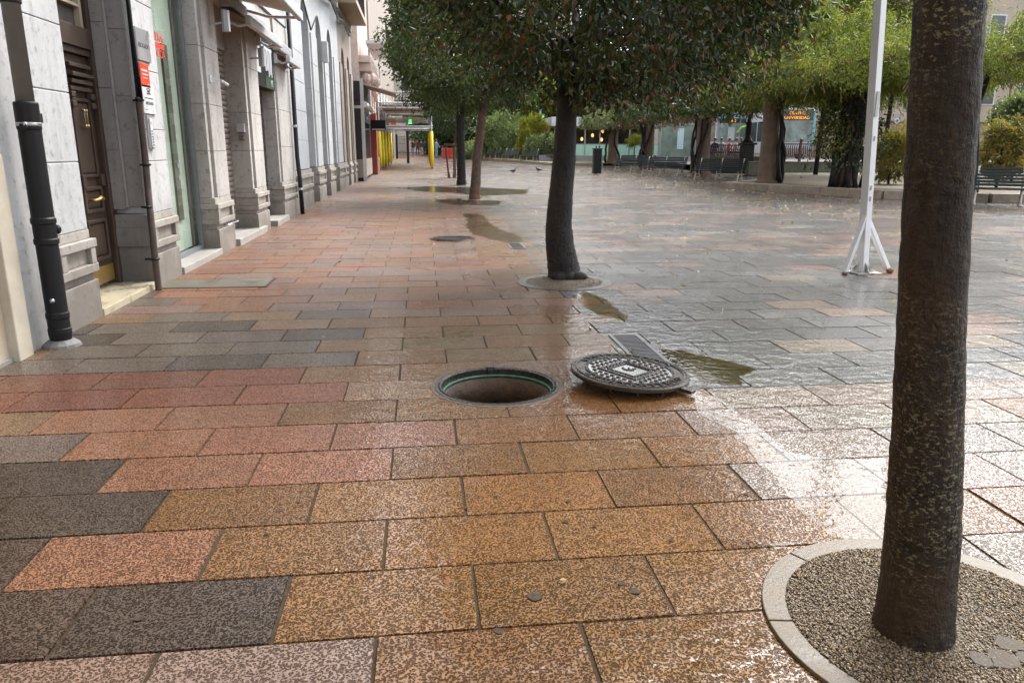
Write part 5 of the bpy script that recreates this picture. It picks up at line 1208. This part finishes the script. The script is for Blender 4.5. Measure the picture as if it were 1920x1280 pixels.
# teal bus shelter
SHY = 53.; X0, X1, Za, Zb = span(1345, 223, 1392, 213, SHY)
t = thing('bus_shelter', ((X0+X1)/2, SHY, .6), 'teal roofed bus shelter with a white poster left of the lamp post', 'bus shelter')
MB().prism([(0, 0), (2.6, .25), (2.6, .42), (0, .35)], lambda p, q: (X0+q*(X1-X0), SHY-.6+p[0]*.6, Za+p[1])).build('roof', M_teal, t, .01)
mb = MB()
for x in (X0+.1, X1-.1): mb.tube([(x, SHY, .6), (x, SHY, Za+.1)], .05, 8)
mb.build('posts', M_galv, t)
a, b, c_, e = span(1365, 263, 1378, 239, SHY); MB().box(a, b, SHY-.02, SHY+.1, c_, e).build('poster', M_whiteplq, t, .01)
mb = MB(); q0, q1 = atY(1382, 249, SHY-.1), atY(1401, 236, SHY-.1); mb.tube([q0, q0.lerp(q1, .5)+Vector((-.05, 0, .12)), q1], .06, 6); mb.build('yellow_arc', mat('lime', (.45, .75, .03), .5, .1), t)
# background buildings on the right
b_ = thing('corner_building', (45, 78, 0), 'beige street building with shop fronts seen between the near trunk and vines', 'building')
mb = MB(); mb.box(31, 70, 78, 95, 0, 4.4); mb.box(31, 70, 77.6, 95, 4.4001, 5.2); mb.box(31, 70, 78.05, 95, 5.2001, 17); mb.build('wall', mat('tan_front', (.41, .345, .28), .7, .15, 1), b_)
for k in range(8): MB().box(32+k*4.6, 35.6+k*4.6, 77.9, 77.99, .8, 3.9).build('shop_front', mat('shop_front_brown', (.32, .24, .17), .3, .5, 1.2), b_)  # shop fronts in a plain blotchy brown
for k in range(8):
    for zz in (6.2, 9.6, 13): f = MB().box(32.4+k*4.6, 34.2+k*4.6, 77.97, 78.04, zz, zz+2.3).build('window', M_wp, b_); MB().box(32.55+k*4.6, 34.05+k*4.6, 77.93, 77.9699, zz+.12, zz+2.18).build('pane', M_darkglass, f)
b_ = thing('far_building', (10, 128, 0), 'pale apartment building behind the trees across the square', 'building')
mb = MB(); mb.box(10, 50, 120, 135, 0, 16); mb.build('wall', M_farwall, b_)
for k in range(10):
    for zz in (2, 5.5, 9, 12.5): f = MB().box(11.5+k*3.9, 13.1+k*3.9, 119.9, 119.99, zz, zz+2.2).build('window', M_wp, b_); MB().box(11.65+k*3.9, 12.95+k*3.9, 119.85, 119.8999, zz+.1, zz+2.1).build('pane', M_darkglass, f)
b_ = thing('side_building', (60, 45, 0), 'brown fronted building at the right edge above the round topped tree', 'building')
mb = MB(); mb.box(52, 70, 38, 60, 0, 6.2); mb.box(51.8, 70, 37.8, 60, 6.2001, 6.9); mb.box(52.5, 70, 38.5, 60, 6.9001, 12); mb.build('wall', mat('tan_front', (.50, .42, .34)), b_)
for k in range(4): MB().box(51.95, 51.999, 40+k*4.6, 43.4+k*4.6, 1, 4.2).build('shop_front', M_shopbrown, b_); MB().box(52.5+k*4, 55.9+k*4, 37.93, 37.99, 1, 4.5).build('shop_front', M_shopbrown, b_)
t = thing('roundel_sign', (34, 76.5, 3), 'small round white sign on the beige shop front right of the white post', 'sign'); p = atY(1682, 227, 77.4)
MB().tube([(p.x, 77.38, p.z), (p.x, 77.6, p.z)], .28, 18).build('ring', M_wp, t); MB().tube([(p.x, 77.36, p.z), (p.x, 77.379, p.z)], .16, 16).build('centre', mat('sign_blue', (.1, .15, .3), .5, .1), t)

# ------------------------------------------------------------------ far square: kiosk, barriers, lights
KY = 96.; X0, X1, Za, Zb = span(821, 258, 848, 249, KY)
t = thing('kiosk', ((X0+X1)/2, KY, gz(KY)), 'small grey kiosk with a pale teal roof far down the plaza', 'kiosk')
MB().box(X0, X1+.6, KY-.5, KY+3, Za, Zb).build('roof', M_teal, t, .03); a, b, c_, e = span(829, 288, 849, 259, KY)
MB().box(a, b+.5, KY, KY+2.6, gz(KY), Za-.001).build('body', mat('kiosk_grey', (.42, .42, .45), .5, .15), t, .02)
MB().box(a+.2, b-.1, KY-.04, KY-.001, gz(KY)+1.0, Za-.25).build('window', M_panel, t)
def barrier(x0, x1, Y, m, label):
    X0, X1 = cols(x0, x1, Y); z = gz(Y); k = 3; w_ = (X1-X0)/k
    for i in range(k):
        t = thing('plastic_barrier', (X0+(i+.5)*w_, Y, z), label[i], 'barrier', 'plastic barriers far down the plaza')
        c = X0+(i+.5)*w_; mb = MB(); h = 1.0
        mb.box(c-w_*.48, c+w_*.48, Y-.08, Y+.08, z+.78, z+h); mb.box(c-w_*.48, c+w_*.48, Y-.079, Y+.079, z+.18, z+.34)
        for j in range(5): x = c-w_*.46+j*w_*.23; mb.box(x-.045, x+.045, Y-.07, Y+.07, z+.3401, z+.7799)
        for s_ in (-.36, .36): mb.box(c+s_*w_-.1, c+s_*w_+.1, Y-.25, Y+.25, z, z+.1799)
        mb.build('panel', m, t, .015)
barrier(829, 850, 78, M_red, ['red plastic barrier nearest the person in blue', 'red plastic barrier in the middle of the far row', 'red plastic barrier beside the wooden stakes'])
barrier(866, 884, 84, M_blue, ['blue plastic barrier just right of the straight black trunk', 'blue plastic barrier between the black and the brown trunk', 'blue plastic barrier beside the brown trunk'])
t = thing('white_van', (5.4, 100, gz(100)), 'white van parked far off between the two farthest trunks', 'van'); X0, X1 = cols(868, 888, 100); z = gz(100); zt = atY(878, 259, 100).z
MB().prism([(0, .35), (4.6, .35), (4.6, 1.1), (3.7, 1.25), (3.1, zt-z), (0, zt-z)], lambda p, q: (X0+p[0], 100+q*1.9, z+p[1])).build('body', M_wp, t, .05)
for x in (.9, 3.7): MB().tube([(X0+x, 99.95, z+.35), (X0+x, 100.2, z+.35)], .35, 16).build('wheel', M_black, t)
MB().prism([(3.15, 1.3), (3.62, 1.3), (3.1, 2.0), (2.6, 2.0), (2.6, 1.3)], lambda p, q: (X0+p[0], 99.98+q*.015, z+p[1])).build('window', M_darkglass, t)
t = signbox('traffic_sign', 1011, 206, 1015.5, 219, 78, mat('sign_blue', (.1, .15, .3)), 'blue street sign among the leaves left of the bent trunk', 'sign'); a, b, c_, e = span(1012, 217, 1014, 209, 78)
MB().box(a, b, 77.96, 77.999, c_, e).build('symbol', M_wp, t)
t = thing('traffic_light', (7.0, 82, gz(82)), 'traffic light showing green beside the blue street sign', 'traffic light'); p = atY(1018, 216, 82)
t.location.x = p.x; MB().tube([(p.x, 82, gz(82)), (p.x, 82, p.z-.4)], .06, 8).build('pole', M_galv, t); MB().box(p.x-.16, p.x+.16, 82, 82.3, p.z-.45, p.z+.65).build('housing', M_black, t, .02)
MB().tube([(p.x, 81.93, p.z-.2), (p.x, 81.99, p.z-.2)], .12, 12).build('green_lamp', M_ledg, t)

# ------------------------------------------------------------------ people (a skinned skeleton each) and pigeons
def person(label, loc, rz, shirt, trousers, pose='walk', group=None, hair=M_hair, shoes=M_black, h=1.72, lean=0., arms=None):
    t = thing('person', (0, 0, 0), label, 'person', group); k = h/1.75
    if pose == 'sit': hipz = .50; hips = .0
    else: hipz = .92
    st_ = .17 if pose == 'walk' else .04
    V = [(0, 0, hipz+.02), (0, -lean*.3, hipz+.20), (0, -lean*.7, hipz+.40), (0, -lean, hipz+.54), (0, -lean-.02, hipz+.62), (0, -lean-.035, hipz+.70), (0, -lean-.03, hipz+.80)]
    Rr = [(.15, .11), (.135, .10), (.165, .105), (.12, .085), (.055, .058), (.078, .092), (.055, .065)]
    Ed = [(0, 1), (1, 2), (2, 3), (3, 4), (4, 5), (5, 6)]
    for s_ in (-1, 1):
        b = len(V)
        if pose == 'sit': leg = [(s_*.10, -.02, .50), (s_*.11, -.42, .50), (s_*.11, -.43, .26), (s_*.11, -.42, .07), (s_*.11, -.56, .04)]
        else: f = s_*st_; leg = [(s_*.09, 0, .90), (s_*.10, -f*.7-.02, .50), (s_*.10, -f*.75+.02 if f > 0 else -f*1.0+.04, .26), (s_*.10, -f*1.1, .07), (s_*.105, -f*1.1-.14, .035)]
        V += leg; Rr += [(.095, .10), (.062, .066), (.052, .056), (.042, .045), (.038, .03)]; Ed += [(0, b)]+[(b+i, b+i+1) for i in range(4)]
        b = len(V); f = -s_*st_*.7
        if arms == 'fwd' or pose == 'sit': arm = [(s_*.19, -lean, hipz+.50), (s_*.23, -lean-.06, hipz+.26), (s_*.16, -lean-.28, hipz+.20), (s_*.13, -lean-.36, hipz+.21)]
        else: arm = [(s_*.19, -lean, hipz+.50), (s_*.24, -lean-f*.3+.02, hipz+.24), (s_*.24, -lean-f*1.0-.04, hipz+.02), (s_*.235, -lean-f*1.1-.06, hipz-.06)]
        V += arm; Rr += [(.062, .062), (.046, .046), (.036, .036), (.03, .042)]; Ed += [(3, b)]+[(b+i, b+i+1) for i in range(3)]
    me = bpy.data.meshes.new('body'); me.from_pydata([(x*k, y*k, z*k) for x, y, z in V], Ed, [])
    o = bpy.data.objects.new('body', me); COL.objects.link(o); sk = o.modifiers.new('skin', 'SKIN')
    for i, r in enumerate(Rr): me.skin_vertices[0].data[i].radius = (r[0]*k, r[1]*k)
    me.skin_vertices[0].data[0].use_root = True
    o.modifiers.new('sub', 'SUBSURF').levels = 1
    dg = bpy.context.evaluated_depsgraph_get(); bm_ = bpy.data.meshes.new_from_object(o.evaluated_get(dg)); bpy.data.objects.remove(o)
    bm_.materials.clear()
    for m in (shirt, trousers, M_skin, shoes): bm_.materials.append(m)
    hands = [Vector(V[-1])*k, Vector(V[-10])*k]
    for p in bm_.polygons:
        c = p.center; z = c.z/k; p.use_smooth = True
        legs_ = z < hipz+.03 and not (abs(c.x) > .17*k)
        if pose == 'sit': legs_ = z < .57 and not (abs(c.x) > .17*k and z > .57)
        i = 0 if not legs_ else 1
        if z < .09: i = 3
        if z > hipz+.585: i = 2
        if min((c-hh).length for hh in hands) < .09*k: i = 2
        p.material_index = i
    o = link('body', bm_, None, t)
    hz = (hipz+.76)*k; hy = -lean*k
    mb = MB(); mb.ell((0, hy-.005*k, hz+.035*k), (.092*k, .10*k, .10*k), 12)
    bmesh.ops.delete(mb.b, geom=[v for v in mb.b.verts if v.co.z < hz-.02*k and v.co.y < hy-.02*k], context='VERTS'); mb.build('hair', hair, t, smooth=True)
    mb = MB(); mb.ell((0, hy-.125*k, hz-.02*k), (.014*k, .022*k, .022*k), 6)
    for s_ in (-1, 1): mb.ell((s_*.088*k, hy-.03*k, hz-.02*k), (.014*k, .025*k, .035*k), 6)
    mb.build('face', M_skin, t, smooth=True)
    t.location = loc; t.rotation_euler = (0, 0, rz); return t
cl = lambda n, c: mat('cloth_'+n, c, .8, .2, 9)
GW = 'people walking under the scaffold'
for x, Y, rz, sh, tr, lab in [(774, 86, 0, cl('black', (.02, .02, .025)), cl('denim', (.14, .20, .32)), 'person in a dark top and blue jeans walking towards the viewer'),
                              (783, 96, .4, cl('maroon', (.22, .03, .05)), cl('black', (.02, .02, .025)), 'person in a maroon top walking behind the one in jeans'),
                              (790.5, 90, 3.0, cl('bottle_green', (.03, .075, .055)), cl('khaki', (.42, .32, .22)), 'person in a dark green shirt and khaki trousers'),
                              (798, 100, 3.3, cl('grey', (.08, .08, .09)), cl('black', (.02, .02, .025)), 'person in dark grey clothes far behind the khaki trousers')]:
    person(lab, (atY(x, 285, Y).x, Y, gz(Y)), rz, sh, tr, 'walk', GW, h=1.78)
person('person in pale blue overalls standing at the red barriers', (atY(818, 285, 77.2).x, 77.2, gz(77.2)), 2.4, cl('overall', (.20, .33, .50)), cl('overall', (.20, .33, .50)), 'stand', arms='fwd', h=1.8)
person('person in dark navy seated behind the blue barriers', (atY(880, 280, 88).x, 88, gz(88)+.55), .2, cl('navy', (.02, .025, .06)), cl('black', (.02, .02, .025)), 'sit')
t = thing('stool', (atY(880, 280, 88).x, 88.1, gz(88)), 'dark seat box under the person in navy', 'seat'); MB().box(t.location.x-.22, t.location.x+.22, 87.85, 88.3, gz(88), gz(88)+.95).build('seat', M_black, t, .02)
GT = 'guests seated on the terrace'
for x, Y, rz, sh, lab in [(1340, 45.5, -.9, cl('navy', (.02, .025, .06)), 'seated guest in navy, leftmost behind the terrace railing'),
                          (1352, 46, -.6, cl('pale_grey', (.45, .48, .52)), 'seated guest in pale grey bending over the table'),
                          (1367, 46, .8, cl('pink', (.62, .12, .16)), 'seated guest in red behind the terrace railing'),
                          (1380, 45.5, 1.0, cl('stone', (.40, .38, .36)), 'seated guest with long hair in a stone coloured coat'),
                          (1389, 46.5, 1.2, cl('white', (.6, .58, .55)), 'seated guest in white beside the lamp pedestal')]:
    zf = atY(x, 262, Y).z-1.25
    person(lab, (atY(x, 280, Y).x, Y, zf), rz, sh, cl('black', (.02, .02, .025)), 'sit', GT, hair=mat('brown_hair', (.09, .04, .02), .5, .2) if x in (1367, 1380) else M_hair)
    c = thing('terrace_chair', (atY(x, 280, Y).x, Y, zf), 'plain grey terrace chair under '+lab.split(',')[0].replace('seated ', 'the '), 'chair', 'chairs on the terrace')
    X_ = c.location.x; mb = MB(); mb.box(X_-.22, X_+.22, Y-.2, Y+.22, zf+.40, zf+.43)
    for a in (-.2, .2):
        for b in (-.18, .2): mb.tube([(X_+a, Y+b, min(.46, zf)), (X_+a, Y+b, zf+.40)], .018, 5)
    mb.build('frame', M_galv, c)
def pigeon(x, y, Y, rz, label):
    p = atY(x, y, Y); z = gz(Y); t = thing('pigeon', (0, 0, 0), label, 'pigeon', 'pigeons on the wet paving')
    mb = MB(); prof = [(-.17, .145, .012), (-.12, .15, .028), (-.06, .155, .055), (0, .16, .068), (.05, .175, .062), (.085, .205, .04), (.10, .235, .03), (.115, .26, .032), (.135, .265, .022), (.165, .258, .004)]
    mb.tube([(a, 0, b) for a, b, r in prof], [r for *_, r in prof], 12); mb.build('body', mat('pigeon_grey', (.035, .037, .045), .5, .3, 20), t, smooth=True)
    for s_ in (-1, 1): mb = MB(); mb.tube([(.005, s_*.025, .12), (.01, s_*.025, .02), (.05, s_*.03, .005)], .008, 5); mb.build('leg', mat('pigeon_leg', (.25, .07, .06), .6, .1), t)
    t.location = (p.x, Y, z); t.rotation_euler = (0, 0, rz); t.scale = (1.25,)*3
pigeon(962, 325, 40.3, .4, 'pigeon on the bright wet paving left of the bent trunk'); pigeon(1010, 322, 42.0, 2.8, 'pigeon nearer to the bent trunk')
